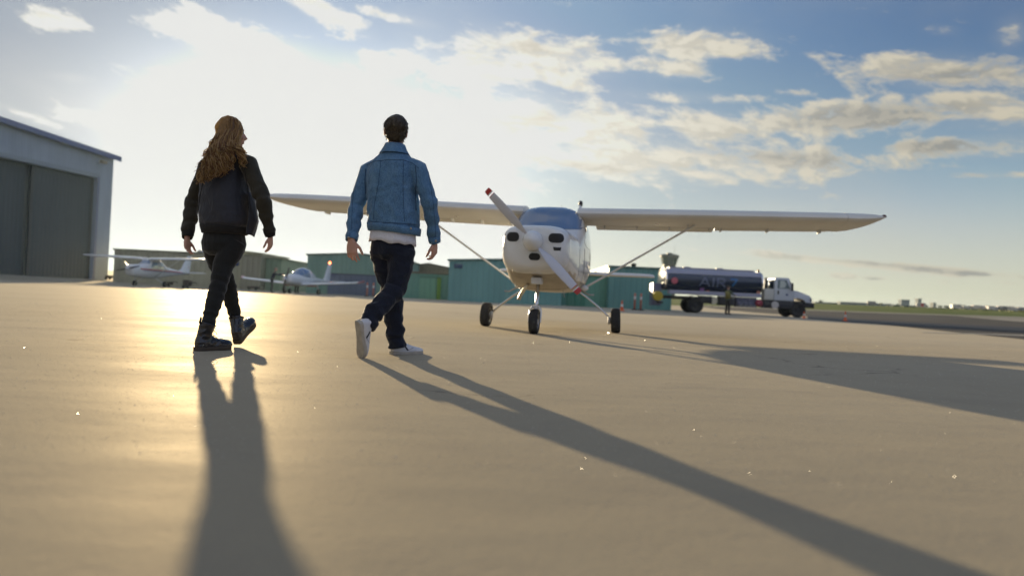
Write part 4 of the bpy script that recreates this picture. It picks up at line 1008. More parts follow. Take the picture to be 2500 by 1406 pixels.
    for k in range(6):
        bm = BM(); cyl(bm, (X(1793 + k * 7.5), -.98, .72 + .25 * (k % 2)), (0, 1, 0), .08, .06, 14); obj('gauge', bm, mat('gauge_face', (.16, .17, .25), .3), pc)
    for k in range(4):
        bm = BM(); tube(bm, [(X(1790) + k * .28, -1.0, .60), (X(1790) + k * .28 + .16, -1.05, .56), (X(1790) + k * .28 + .3, -1.0, .66)], [.035] * 3, 8); obj('pipe', bm, MT['steel'], pc)
    bm = BM(); cyl(bm, (X(1841), -1.0, .78), (0, 1, 0), .22, .12, 18); obj('hose_reel', bm, mat('reel_red', (.35, .05, .08), .5), t)
    bm = BM(); cyl(bm, (X(1732), -.85, .82), (0, 1, 0), .24, .35, 20); obj('air_tank', bm, mat('cream', (.62, .58, .46), .4), t, ang=40)
    bm = BM(); cyl(bm, (X(1877), -.95, .72), (0, 1, 0), .22, .5, 20); obj('fuel_tank', bm, mat('fuel_tank_alu', (.55, .52, .50), .35, metal=.3), t, ang=40)
    bm = BM(); cyl(bm, (X(1601), -.6, .95), (0, 1, 0), .30, .5, 20); obj('rear_hose_reel', bm, mat('reel_yellow', (.48, .36, .03), .5), t, ang=40)
    bm = BM(); box(bm, X(1590), X(1611), -.5, .6, .35, 1.75, None, .03); obj('rear_cabinet', bm, mat('rear_cabinet', (.13, .14, .24), .4), t, ang=40)
    bm = BM(); box(bm, X(1600), X(1612), -1.0, 1.0, .5, .62, None, .02); obj('rear_bumper', bm, fr, t)
    # wheels
    for px, ys in ((1690, (-.95, -.62, .62, .95)), (1934, (-.95, .95))):
        for y in ys: wheel(t, (X(px), y, .49), .49, .28, MT['dark_metal'], (0, 1, 0))
    bm = BM()
    for k in range(13):
        pass
    pts = [V((X(1690) + .62 * math.cos(R(20 + 140 * k / 10)), 0, .49 + .62 * math.sin(R(20 + 140 * k / 10)))) for k in range(11)]
    a = [bm.verts.new((p.x, -1.1, p.z)) for p in pts]; b = [bm.verts.new((p.x, -.5, p.z)) for p in pts]
    for i in range(10): bm.faces.new((a[i], a[i + 1], b[i + 1], b[i]))
    obj('mudguard', bm, fr, t)
    # cab
    def prism(pts, hw, nm, mt, par, bev=.03, y1=None):
        bm = BM(); a = [bm.verts.new((x, -hw, z)) for x, z in pts]; b = [bm.verts.new((x, hw if y1 is None else y1, z)) for x, z in pts]
        fs = [bm.faces.new(a), bm.faces.new(list(reversed(b)))]
        for i in range(len(pts)): j = (i + 1) % len(pts); fs.append(bm.faces.new((a[i], b[i], b[j], a[j])))
        if bev: bmesh.ops.bevel(bm, geom=list({e_ for f in fs for e_ in f.edges}), offset=bev, segments=2, profile=.6, affect='EDGES')
        return obj(nm, bm, mt, par, ang=35)
    cab = prism([(X(1877), 1.0), (X(1877), 2.36), (X(1880), 2.42), (X(1908), 2.42), (X(1912), 2.36), (X(1923), 1.70), (X(1923), 1.0)], 1.0, 'cab', cabw, t)
    prism([(X(1923.3), 1.0), (X(1923.3), 1.66), (X(1933), 1.64), (X(1962), 1.38), (X(1966), 1.25), (X(1969), .98), (X(1955), .88), (X(1952), 1.05), (X(1946), 1.17), (X(1934), 1.22), (X(1922), 1.17), (X(1924), .9)], .95, 'hood', cabw, t, 0.02)
    prism([(X(1884), 1.74), (X(1884), 2.28), (X(1905.5), 2.28), (X(1913), 1.74)], 1.012, 'side_window', mat('cab_glass', (.10, .14, .13), .05, spec=.9), cab, 0.0, -1.002)
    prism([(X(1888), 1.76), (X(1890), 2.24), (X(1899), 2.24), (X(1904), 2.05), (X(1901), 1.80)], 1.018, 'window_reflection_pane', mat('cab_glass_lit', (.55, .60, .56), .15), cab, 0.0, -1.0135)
    prism([(X(1911.6), 2.32), (X(1922.4), 1.74), (X(1923.4), 1.74), (X(1912.6), 2.34)], .9, 'windscreen', MT['dark_glass'], cab, 0)
    bm = BM(); box(bm, X(1877) - .008, X(1877) - .002, -.85, .85, 1.62, 2.30, None); obj('rear_window', bm, MT['dark_glass'], cab)
    bm = BM(); box(bm, X(1914), X(1918.5), -1.25, -1.12, 1.62, 2.10, None, .03); obj('mirror', bm, MT['black'], cab)
    bm = BM(); tube(bm, [(X(1914), -1.0, 2.15), (X(1916), -1.2, 2.05)], [.02, .02], 6); obj('mirror_arm', bm, MT['black'], cab)
    bm = BM(); box(bm, X(1884), X(1887.5), -1.03, -1.002, 1.38, 1.62, None, .01); obj('door_handle', bm, MT['dark_metal'], cab)
    bm = BM(); box(bm, X(1904), X(1909), -1.012, -1.002, 1.32, 1.44, None, .003); obj('door_emblem', bm, mat('emblem_blue', (.06, .10, .22), .4), cab)
    bm = BM(); tube(bm, [(X(1859), -.75, 1.0), (X(1859), -.75, 2.25), (X(1858), -.75, 2.38)], [.10, .10, .07], 12); obj('exhaust_stack', bm, fr, t)
    bm = BM(); box(bm, X(1948), X(1972), -1.1, 1.1, .62, .95, None, .05); obj('front_bumper', bm, fr, t)
    bm = BM(); box(bm, X(1962), X(1968), -.95, -.70, 1.02, 1.22, None, .02); obj('headlight', bm, mat('headlight_glass', (.5, .42, .40), .2), t)
    bm = BM(); box(bm, X(1962), X(1968), .70, .95, 1.02, 1.22, None, .02); obj('headlight', bm, bpy.data.materials['headlight_glass'], t)
truck()

# ------------------------------------------------------------------ people
def fabric(name, col, var=0.12, vscale=14, weave=420.0, bumpf=0.35, rough=0.85, sheen=0.15, col2=None, fold=0.5, spec=0.25):
    m = bpy.data.materials.new(name); m.use_nodes = True; T = NT(m.node_tree); b = T.n['Principled BSDF']
    p = T.coord('Object')
    n = T.noise(p, vscale, 6, 0.65)
    lo_ = tuple(c * (1 - var) for c in col); hi_ = tuple(min(1, c * (1 + var)) for c in col)
    c = T.mix(T.step(n, .3, .7), lo_, hi_)
    if col2: c = T.mix(T.m('MULTIPLY', T.step(T.noise(T.vm('MULTIPLY', p, (1, 1, .4)), 11, 4, .6), .5, .75), .7), c, col2)
    fine_ = T.noise(T.vm('MULTIPLY', p, (1, 1, .35)), weave * .6, 2, .5)
    c = T.mix(T.m('MULTIPLY', T.step(fine_, .35, .65), .35), c, tuple(v * 1.5 for v in (col2 or col)))
    T.put(b.inputs['Base Color'], c)
    b.inputs['Roughness'].default_value = rough; b.inputs['Specular IOR Level'].default_value = spec
    b.inputs['Sheen Weight'].default_value = sheen; b.inputs['Sheen Roughness'].default_value = .4
    h1 = T.bump(T.noise(T.vm('MULTIPLY', p, (1, 1, .6)), 9, 4, .55, 1.2), fold, .03)
    T.put(b.inputs['Normal'], T.bump(fine_, bumpf, .0015, h1))
    return m
def hand(bm, wrist, d, nrm, side, curl=25, sc=1.0, spread=6, fist=0.0):
    """d: wrist to fingertips; nrm: out of the palm; side: towards the thumb"""
    d = V(d).normalized(); nrm = (V(nrm) - d * V(nrm).dot(d)).normalized(); s = d.cross(nrm)
    if s.dot(V(side)) < 0: s = -s
    w = V(wrist)
    tube(bm, [w - d * .03 * sc, w, w + d * .03 * sc, w + d * .065 * sc, w + d * .088 * sc], [(.025 * sc, .019 * sc), (.026 * sc, .018 * sc), (.037 * sc, .016 * sc), (.041 * sc, .014 * sc), (.037 * sc, .010 * sc)], 16, side=s, p=2.4)
    L = [.068, .077, .071, .056]; off = [.031, .0105, -.0105, -.030]
    for k in range(4):
        a = R(spread * (1.5 - k)); dd = (d * math.cos(a) + s * math.sin(a)).normalized()
        base = w + d * (.080 - .004 * abs(k - 1)) * sc + s * off[k] * sc
        c = curl + 7 * k; p = base; pts = [base - dd * .012 * sc, base]; ang = c * .45
        for f in (.46, .30, .24):
            dv = (dd * math.cos(R(ang)) + nrm * math.sin(R(ang))).normalized(); p = p + dv * L[k] * f * sc; pts.append(p); ang += c
        r = (.0088 if k < 3 else .0078) * sc
        tube(bm, pts, [r, r, r * .98, r * .88, r * .66], 10)
    a = R(42); t0 = w + d * .022 * sc + s * .024 * sc; dv = (d * math.cos(a) + s * math.sin(a) + nrm * .35).normalized()
    p1 = t0 + dv * .042 * sc; d2 = (d * .93 + s * .25 + nrm * .30).normalized(); p2 = p1 + d2 * .032 * sc; p3 = p2 + (d2 + nrm * .2).normalized() * .024 * sc
    tube(bm, [t0 - dv * .012 * sc, t0, p1, p2, p3], [.013 * sc, .014 * sc, .0105 * sc, .0098 * sc, .0068 * sc], 10)
def head(bm, c, face, up=(0, 0, 1), s=1.0):
    f = V(face).normalized(); u = (V(up) - f * V(up).dot(f)).normalized(); r = f.cross(u)
    Mx = Matrix((r, f, u)).transposed()
    P = lambda x, y, z: V(c) + (r * x + f * y + u * z) * s
    ball(bm, P(0, -.012, .022), (.076 * s, .096 * s, .088 * s), Mx, 24, 16)
    ball(bm, P(0, .012, -.03), (.062 * s, .078 * s, .085 * s), Mx, 20, 14)
    ball(bm, P(0, .055, -.088), (.026 * s, .026 * s, .022 * s), Mx, 14, 10)
    ball(bm, P(0, .048, -.02), (.052 * s, .036 * s, .06 * s), Mx, 16, 12)
    tube(bm, [P(0, .078, .018), P(0, .094, -.008), P(0, .106, -.028), P(0, .092, -.038)], [.008 * s, .010 * s, .014 * s, .010 * s], 10)
    for q in (-1, 1):
        ball(bm, P(q * .013, .090, -.034), .009 * s, None, 8, 6)
        ball(bm, P(q * .030, .070, .028), (.024 * s, .012 * s, .008 * s), Mx, 10, 8)
        ball(bm, P(q * .038, .060, -.028), (.022 * s, .022 * s, .02 * s), Mx, 10, 8)
        ball(bm, P(q * .080, -.008, -.012), (.008 * s, .020 * s, .032 * s), Mx, 12, 10)
    ball(bm, P(0, .084, -.056), (.023 * s, .010 * s, .006 * s), Mx, 10, 8)
    ball(bm, P(0, .081, -.068), (.020 * s, .010 * s, .007 * s), Mx, 10, 8)
    return P, Mx
def eyes(P, parent):
    for q in (-1, 1):
        bm = BM(); ball(bm, P(q * .031, .071, .008), .011, None, 12, 8); obj('eye', bm, bpy.data.materials.get('eye_white') or mat('eye_white', (.7, .68, .66), .2), parent, world=True)
def shoe_frame(heel, toe, up):
    x = (V(toe) - V(heel)).normalized(); z = (V(up) - x * V(up).dot(x)).normalized(); y = z.cross(x)
    M_ = Matrix((x, y, z)).transposed().to_4x4(); M_.translation = V(heel); return M_
SOLE = [(0, .026), (.03, .033), (.08, .032), (.14, .034), (.19, .043), (.235, .043), (.265, .033), (.283, .015)]
def sole_mesh(M_, th=.026, grow=1.0, z0=0.0, L=1.0, bend=0.0, inset=0.0):
    bm = BM(); S = spline([(-.004, .006)] + SOLE, 3)
    pts = [(x, w * grow) for x, w in S] + [(x, -w * grow) for x, w in reversed(S)]
    lv = []
    for z, k in ((z0, .96), (z0 + .004, 1), (z0 + th - .004, 1), (z0 + th, .97)):
        lv.append([M_ @ V((x * L, y * k, z + bend * sstep(.19, .29, x) * .03)) for x, y in pts])
    loft(bm, lv); return bm
def upper_rings(M_, secs):
    return [ering(M_ @ V((x, 0, zb)), M_.to_3x3() @ V((0, 1, 0)), M_.to_3x3() @ V((lean, 0, 1)), w, h, 20, 2.3, b2=.004) for x, w, h, zb, lean in secs]

def limb_fn(segs):
    """nearest distance to a polyline"""
    def d(co):
        best = 9
        for a, b in zip(segs[:-1], segs[1:]):
            ab = b - a; t = max(0, min(1, (co - a).dot(ab) / ab.length_squared)); best = min(best, (co - a - ab * t).length)
        return best
    return d
def curl_strand(bm, pts, r0, r1, amp, waves, ph, n=22, sides=5, start=.35):
    P = spline([tuple(p) for p in pts], max(2, n // (len(pts) - 1))); m = len(P); out = []
    for i, p in enumerate(P):
        t = i / (m - 1); p = V(p); a = amp * max(0, (t - start) / (1 - start)) ** .7
        w = ph + waves * 2 * math.pi * t
        out.append(p + V((math.cos(w) * a, math.sin(w) * a * .7, math.sin(w * .5) * a * .3)))
    tube(bm, out, [max(.0006, r0 + (r1 - r0) * (i / (m - 1)) ** 1.5) * (1 if i else .5) for i in range(m)], sides)
def hairmat(name, col, col2, trans=.25):
    m = bpy.data.materials.new(name); m.use_nodes = True; T = NT(m.node_tree); b = T.n['Principled BSDF']
    p = T.coord('Object'); n = T.noise(T.vm('MULTIPLY', p, (1, 1, .12)), 130, 3, .6)
    c = T.mix(T.step(n, .3, .7), col, col2); T.put(b.inputs['Base Color'], c); b.inputs['Roughness'].default_value = .42; b.inputs['Specular IOR Level'].default_value = .45
    tr = T.n.new('ShaderNodeBsdfTranslucent'); T.put(tr.inputs[0], T.mix(.5, c, tuple(min(1, v * 3.2) for v in col2)))
    mx = T.n.new('ShaderNodeMixShader'); mx.inputs[0].default_value = trans
    T.l.new(b.outputs[0], mx.inputs[1]); T.l.new(tr.outputs[0], mx.inputs[2]); T.l.new(mx.outputs[0], T.n['Material Output'].inputs[0])
    return m
def surf_line(bvh, pts, d, r, off=.0015, n=10):
    """a stitched seam lying on a surface; pts are world points in front of it"""
    out = []
    for a, b in zip(pts[:-1], pts[1:]):
        for k in range(n):
            q = a.lerp(b, k / n); h = bvh.ray_cast(q - V(d) * .8, V(d))
            if h[0] is not None: out.append(h[0] + h[1] * (off if h[1].dot(V(d)) < 0 else -off))
    bm = BM(); tube(bm, out, [r] * len(out), 6); return bm
def bvh_of(me): return BVHTree.FromPolygons([v.co.copy() for v in me.vertices], [tuple(p.vertices) for p in me.polygons])

def folds(k1, a1, k2, a2, seed=0.0):
    def fn(co, no):
        q = V((co.x * k1, co.y * k1, co.z * k1 * 1.5)) + V((seed, 0, 0))
        w = noise.noise_vector(co * k1 * .6)
        v = 1 - abs(noise.noise(q + w * .8)) * 2
        return a1 * (v - .55) + a2 * noise.noise(co * k2 + V((seed * 2, 3, 1)))
    return fn
def sleeve_folds(segs, a, freq, seed=0):
    dist = []; cum = [0]
    for p, q in zip(segs[:-1], segs[1:]): cum.append(cum[-1] + (q - p).length)
    tot = cum[-1]
    def fn(co):
        best = (9, 0)
        for i, (p, q) in enumerate(zip(segs[:-1], segs[1:])):
            ab = q - p; t = max(0, min(1, (co - p).dot(ab) / ab.length_squared)); d_ = (co - p - ab * t).length
            if d_ < best[0]: best = (d_, cum[i] + t * ab.length)
        s_ = best[1] / tot
        w = math.exp(-((s_ - .52) / .16) ** 2) * .8 + sstep(.62, .92, s_)
        return best[0], a * w * math.sin(freq * s_ + 3.0 * noise.noise(co * 11 + V((seed, 0, 0)))), s_
    return fn

# ===== the man in the denim jacket =====
def man():
    base = at(955, 862, 5.36); base.z = 0
    base = V((base.x, base.y, 0))
    h = V((.44, .90, 0)).normalized(); l = V((-.90, .44, 0)).normalized(); Z = V((0, 0, 1)); J = at
    pel = J(958, 598, 5.36); hipL = pel + l * .088 - Z * .03; hipR = pel - l * .088 - Z * .03
    kL = J(955, 702, 5.46); aL = J(967, 838, 5.50)
    kR = J(969, 703, 5.30); aR = J(888, 790, 5.07)
    neck = J(966, 362, 5.36); chest = J(961, 430, 5.37); waist = J(960, 540, 5.36)
    shL = J(900, 418, 5.44); elL = J(871, 503, 5.41); wrL = J(858, 586, 5.27)
    shR = J(1020, 413, 5.28); elR = J(1050, 500, 5.27); wrR = J(1061, 590, 5.39)
    hc = J(966, 321, 5.37); face = V((-.22, .97, 0)).normalized()
    FR = Matrix.Translation(base)
    # body
    bm = BM()
    loft(bm, [ering(p, l, h, a, b, 20, 2.2) for p, a, b in ((pel - Z * .06, .13, .10), (pel + Z * .02, .145, .105), (waist, .13, .095), (chest - Z * .05, .15, .105), (chest + Z * .04, .165, .11), (J(962, 398, 5.36), .15, .085), (J(964, 378, 5.36), .07, .065), (neck, .056, .058), (J(966, 345, 5.365), .052, .055))])
    P, Mx = head(bm, hc, face)
    for a, b, c in ((shL, elL, wrL), (shR, elR, wrR)):
        tube(bm, [a + Z * .01, a.lerp(b, .35), b, b.lerp(c, .35), c], [.048, .045, .037, .037, .025], 14)
    for a, b, c in ((hipL, kL, aL), (hipR, kR, aR)):
        tube(bm, [a, a.lerp(b, .4), b, b.lerp(c, .35), c, c + (c - b).normalized() * .03], [.072, .064, .044, .040, .028, .028], 14)
    hand(bm, J(858, 588, 5.265), J(861, 640, 5.25) - J(858, 588, 5.265), V((.25, .95, 0)), V((.9, -.2, 0)), curl=18, sc=1.06)
    hand(bm, J(1061, 592, 5.39), J(1060, 640, 5.42) - J(1061, 592, 5.39), V((-.85, .3, 0)), V((-.55, -.8, 0)), curl=38, sc=1.04)
    me = fuse(bm, .0046, 2); me.name = 'person'
    body = obj('person', me, MT['skin']); FRAME[body.name] = FR; me.transform(FR.inverted()); body.location = base
    tag(body, 'man walking away in a blue denim jacket, dark jeans and white sneakers', 'person')
    eyes(P, body)
    # hair
    hm = hairmat('dark_brown_hair', (.030, .021, .011), (.075, .052, .028), .18)
    f = face; r = f.cross(Z); Mh = Matrix((r, f, Z)).transposed()
    bm = BM(); ball(bm, hc + Z * .028 - f * .022, (.086, .102, .090), Mh, 28, 20); ball(bm, hc - Z * .025 - f * .040, (.072, .068, .072), Mh, 24, 16)
    ball(bm, hc + Z * .062 + f * .02, (.072, .08, .055), Mh, 20, 14)
    me = fuse(bm, .005, 4)
    displace(me, lambda co, no: .0035 * noise.noise(V((co.x * 60, co.y * 60, co.z * 14))) + .004 * noise.noise(co * 22))
    hair = obj('hair', me, hm, body, world=True); hb = bvh_of(me)
    rnd = random.Random(4); bm = BM()
    verts = [v.co + base for v in me.vertices]; nrm_ = [v.normal.copy() for v in me.vertices]
    for _ in range(900):
        i = rnd.randrange(len(verts)); p = verts[i]; n_ = nrm_[i]
        if (p - hc).dot(f) > .07 and p.z < hc.z + .05: continue
        d_ = (V((0, 0, -1)) * .8 + n_ * .35 + f * rnd.uniform(-.3, .4) + V((rnd.gauss(0, .25), rnd.gauss(0, .25), 0))).normalized()
        ln = rnd.uniform(.010, .024); q = p - n_ * .002
        tube(bm, [q, q + d_ * ln * .5 + n_ * .003, q + d_ * ln], [.0022, .0018, .0005], 4)
    obj('loose_strands', bm, hm, hair, world=True)
    # trousers
    dj = fabric('dark_jeans', (.010, .013, .024), .2, 12, bumpf=.3, fold=.7)
    bm = BM()
    loft(bm, [ering(p, l, h, a, b, 22, 2.3) for p, a, b in ((pel + Z * .075, .152, .118), (pel + Z * .03, .158, .125), (pel - Z * .03, .165, .132), (pel - Z * .08, .150, .125), (pel - Z * .11, .10, .09))])
    segL = [hipL, hipL.lerp(kL, .5), kL, kL.lerp(aL, .35), kL.lerp(aL, .75), J(969, 846, 5.50)]
    segR = [hipR, hipR.lerp(kR, .5), kR, kR.lerp(aR, .35), kR.lerp(aR, .75), J(893, 796, 5.085)]
    tube(bm, segL, [.098, .095, .078, .074, .070, .066], 18)
    tube(bm, segR, [.098, .094, .078, .073, .068, .064], 18)
    me = fuse(bm, .007, 3)
    sL, sR = sleeve_folds(segL, .0075, 46), sleeve_folds(segR, .0075, 40, 5)
    ff = folds(7, .009, 20, .003)
    displace(me, lambda co, no: ff(co, no) + min(sL(co), sR(co))[1])
    obj('jeans', me, dj, body, world=True); jb = bvh_of(bpy.data.meshes[me.name]); 
    # cuff folds at the front hem
    # white tee
    tee = fabric('white_tshirt', (.62, .62, .68), .05, 9, bumpf=.2, fold=.5, rough=.8)
    bm = BM(); rr = []
    n = 40
    for zt, a, b, low in ((.150, .158, .125, 0), (.10, .168, .135, .0), (.060, .172, .139, .6), (.028, .175, .141, 1), (.029, .171, .137, 1), (.06, .167, .134, .6), (.11, .160, .128, 0)):
        ring = ering(pel + Z * (zt - .012), l, h, a, b, n, 2.4)
        out = []
        for i, p in enumerate(ring):
            side_ = (p - pel).dot(-l) / .17; wv = .006 * math.sin(i * 1.3) + .004 * math.sin(i * .6 + 1)
            out.append(p + Z * (low * (-.018 * max(0, side_) + .010 * max(0, -side_) + wv) ) + (p - pel).normalized() * (.004 * math.sin(i * 1.9) * low))
        rr.append(out)
    loft(bm, rr, cap=False); obj('tshirt', bm, tee, body, world=True)
    # denim jacket
    dn = fabric('denim', (.064, .142, .255), .18, 16, bumpf=.5, col2=(.13, .24, .37), fold=.75, sheen=.2)
    dns = fabric('denim_seam', (.030, .070, .135), .2, 30)
    bm = BM()
    loft(bm, [ering(p, l, h, a, b, 26, pw) for p, a, b, pw in ((J(962, 566, 5.36), .186, .150, 2.4), (J(962, 548, 5.36), .198, .158, 2.4), (J(960, 520, 5.36), .196, .155, 2.4), (J(959, 470, 5.365), .196, .150, 2.4), (J(959, 430, 5.37), .202, .148, 2.4), (J(960, 405, 5.37), .198, .130, 2.3), (J(961, 388, 5.365), .150, .105, 2.2), (J(963, 372, 5.36), .095, .084, 2.0), (J(965, 362, 5.36), .070, .070, 2))])
    sgL = [shL - Z * .0, shL.lerp(elL, .4) , elL, elL.lerp(wrL, .5), J(858, 583, 5.275)]
    sgR = [shR, shR.lerp(elR, .4), elR, elR.lerp(wrR, .5), J(1061, 588, 5.385)]
    tube(bm, [J(924, 402, 5.41)] + sgL, [.052, .068, .066, .059, .052, .043], 20)
    tube(bm, [J(1000, 399, 5.31)] + sgR, [.052, .068, .066, .059, .051, .042], 20)
    me = fuse(bm, .006, 5)
    fL, fR = sleeve_folds(sgL, .0055, 34), sleeve_folds(sgR, .0055, 30, 7)
    f1 = folds(6.5, .007, 24, .0022, 4)
    def jd(co, no):
        a = fL(co); b = fR(co); s_ = a if a[0] < b[0] else b
        k = 1 - sstep(.06, .09, s_[0]); low = sstep(-.1, .15, pel.z + .35 - co.z)
        return f1(co, no) * (.55 + .6 * low) + k * s_[1]
    displace(me, jd); jk = bvh_of(me)
    jacket = obj('denim_jacket', me, dn, body, world=True)
    vd = (J(960, 450, 5.4) - CAM).normalized()
    def seam(pix, r=.0022, nm='seam', off=.0012, Y=5.2): obj(nm, surf_line(jk, [J(x, y, Y) for x, y in pix], (J(pix[0][0], pix[0][1], Y) - CAM).normalized(), r, off), dns, jacket, world=True)
    seam([(895, 404), (915, 394), (950, 390.5), (985, 391), (1008, 399), (1024, 412)])
    seam([(930, 392), (924, 450), (914, 500), (911, 541)], .0018)
    seam([(985, 392), (984, 450), (985, 500), (988, 545)], .0018)
    seam([(900, 540), (930, 543), (970, 545), (1024, 549)], .003)
    seam([(1014, 404), (1017, 440), (1014, 480), (1016, 520)], .003, 'armhole_seam')
    seam([(893, 412), (891, 440), (893, 480)], .003, 'armhole_seam')
    seam([(868, 430), (860, 500), (858, 560), (852, 582)], .0016); seam([(1046, 420), (1058, 500), (1064, 560), (1064, 586)], .0016)
    # waistband, cuffs, collar, buttons
    def band(pts, name, m=dn, th=.006, par=jacket, hgt=None):
        """pts: (centre, a, b, tilt)"""
        bm = BM(); loft(bm, [ering(c, u_, v_, a, b, 36, 2.4) for c, u_, v_, a, b in pts], cap=False); return obj(name, bm, m, par, world=True)
    wb = [(J(962, 549, 5.36), l, h, .197, .157), (J(962, 549, 5.36), l, h, .203, .163), (J(962, 557, 5.36), l, h, .202, .162), (J(962.5, 567, 5.36), l, h, .196, .158), (J(962.5, 568, 5.36), l, h, .188, .150), (J(962, 560, 5.36), l, h, .185, .147)]
    bmb = BM(); rr = []
    for c, u_, v_, a, b in wb:
        rr.append([p + Z * (-.022 * max(0, (p - pel).dot(-l) / .2) + .008 * max(0, (p - pel).dot(l) / .2) + .003 * noise.noise(p * 18)) for p in ering(c, u_, v_, a, b, 48, 2.4)])
    loft(bmb, rr, cap=False); obj('waistband', bmb, dn, jacket, world=True)
    for wr, el, nm in ((J(858, 587, 5.272), elL, 'cuff'), (J(1061.5, 592, 5.39), elR, 'cuff')):
        d_ = (wr - el).normalized(); u_ = d_.orthogonal().normalized(); v_ = d_.cross(u_)
        band([(wr - d_ * .052, u_, v_, .040, .040), (wr - d_ * .050, u_, v_, .046, .045), (wr - d_ * .02, u_, v_, .0445, .043), (wr, u_, v_, .042, .040), (wr + d_ * .002, u_, v_, .038, .036), (wr - d_ * .02, u_, v_, .034, .033)], nm)
    cm = [(J(964, 377, 5.36), l, h, .118, .108), (J(964.5, 368, 5.36), l, h, .098, .094), (J(965, 360, 5.36), l, h, .084, .084), (J(965.5, 352, 5.362), l, h, .074, .076), (J(965.5, 352, 5.362), l, h, .066, .070), (J(965, 362, 5.36), l, h, .062, .066)]
    bmb = BM(); rr = []
    for k, (c, u_, v_, a, b) in enumerate(cm):
        rr.append([p - Z * (.030 * max(0, (p - neck).dot(h) / .1)) + Z * (.006 * noise.noise(p * 14)) for p in ering(c, u_, v_, a, b, 40, 2.1)])
    loft(bmb, rr, cap=False); obj('collar', bmb, dn, jacket, world=True)
    but = mat('brass_button', (.45, .38, .30), .35, metal=.9)
    for x, y, Y in ((1003, 558, 5.2), (851, 580, 5.2), (1064, 588, 5.2)):
        o_ = J(x, y, Y); dd = (o_ - CAM).normalized(); hh = None
        for ob_ in ('waistband', 'cuff', 'cuff.001'):
            m_ = bpy.data.objects[ob_].data; bb = BVHTree.FromPolygons([v.co + base for v in m_.vertices], [tuple(p.vertices) for p in m_.polygons]); q = bb.ray_cast(CAM, dd)
            if q[0] is not None and (hh is None or q[3] < hh[3]): hh = q
        if hh: bm = BM(); nn_ = hh[1] if hh[1].dot(dd) < 0 else -hh[1]; lathe(bm, hh[0], nn_, [(.001, -.002), (.0085, -.001), (.0085, .003), (.005, .005), (.001, .005)], 14); obj('button', bm, but, jacket, world=True)
    # sneakers
    wl = mat('sneaker_leather', (.62, .62, .64), .45, var=.05, vscale=30, bump=.15, bscale=200); sl = mat('sneaker_sole', (.42, .38, .32), .7, var=.12, vscale=25, bump=.3, bscale=180); vk = mat('sneaker_mark', (.015, .018, .03), .5)
    def sneaker(M_, bend):
        sh = obj('sneaker', sole_mesh(M_, .028, 1.08, 0, 1.0, bend), sl, body, world=True, ang=50)
        bz = .024
        secs = [(.002, .012, .045, bz, 0), (.010, .027, .066, bz, 0), (.035, .034, .080, bz, 0), (.065, .036, .082, bz, 0), (.095, .036, .076, bz, 0), (.13, .038, .062, bz, 0), (.17, .043, .048, bz, 0), (.21, .045, .038, bz + bend * .004, 0), (.245, .042, .030, bz + bend * .012, 0), (.272, .030, .022, bz + bend * .020, 0), (.287, .010, .010, bz + bend * .026, 0)]
        bm = BM(); loft(bm, upper_rings(M_, [tuple(q) for q in spline(secs, 3)])); mm = to_mesh(bm); bb = bvh_of(mm)
        obj('upper', mm, wl, sh, world=True)
        for s in (-1, 1):       # dark V on each side
            R3 = M_.to_3x3(); dirn = R3 @ V((0, -s, 0))
            for pa, pb in (((.092, .075), (.125, .034)), ((.125, .034), (.178, .058))):
                bm = BM(); rows = []
                for k in range(7):
                    x = pa[0] + (pb[0] - pa[0]) * k / 6; z = pa[1] + (pb[1] - pa[1]) * k / 6; row = []
                    for o_ in (-.007, .007):
                        hh = bb.ray_cast(M_ @ V((x + o_, s * .2, z + o_ * .3)), dirn); row.append(bm.verts.new(hh[0] - dirn * .0018) if hh[0] is not None else None)
                    rows.append(row)
                for r0, r1 in zip(rows[:-1], rows[1:]):
                    if all(r0) and all(r1): bm.faces.new((r0[0], r0[1], r1[1], r1[0]))
                obj('side_mark', bm, vk, sh, world=True, smooth=False)
        bm = BM()
        for k in range(5):
            x = .12 + .018 * k; z = .075 - .008 * k + bz * .3; tube(bm, [M_ @ V((x, -.020, z - .004)), M_ @ V((x + .004, 0, z + .010)), M_ @ V((x, .020, z - .004))], [.0028] * 3, 6)
        tube(bm, [M_ @ V((.125, 0, .092)), M_ @ V((.115, .022, .10)), M_ @ V((.13, .04, .075))], [.0022] * 3, 5)
        obj('laces', bm, mat('laces', (.6, .6, .62), .7) if 'laces' not in bpy.data.materials else bpy.data.materials['laces'], sh, world=True)
        bm = BM(); tube(bm, [M_ @ V((.045, 0, .075)), M_ @ V((.055, 0, .13))], [.030, .030], 14); obj('sock', bm, tee, sh, world=True)
        return sh
    hl = J(955, 860, 5.50); hl.z = .0; d1 = (h * .93 - l * .37).normalized()
    sneaker(shoe_frame(hl, hl + d1 * .29, Z), 0)
    hp, tp = J(872, 786, 4.985), J(882, 868, 5.105); tp.z = max(tp.z, .012)
    fwd = (h * .9 + V((.35, -.1, 0)) + Z * .25).normalized()
    sneaker(shoe_frame(hp, tp, fwd), -.5)
man()

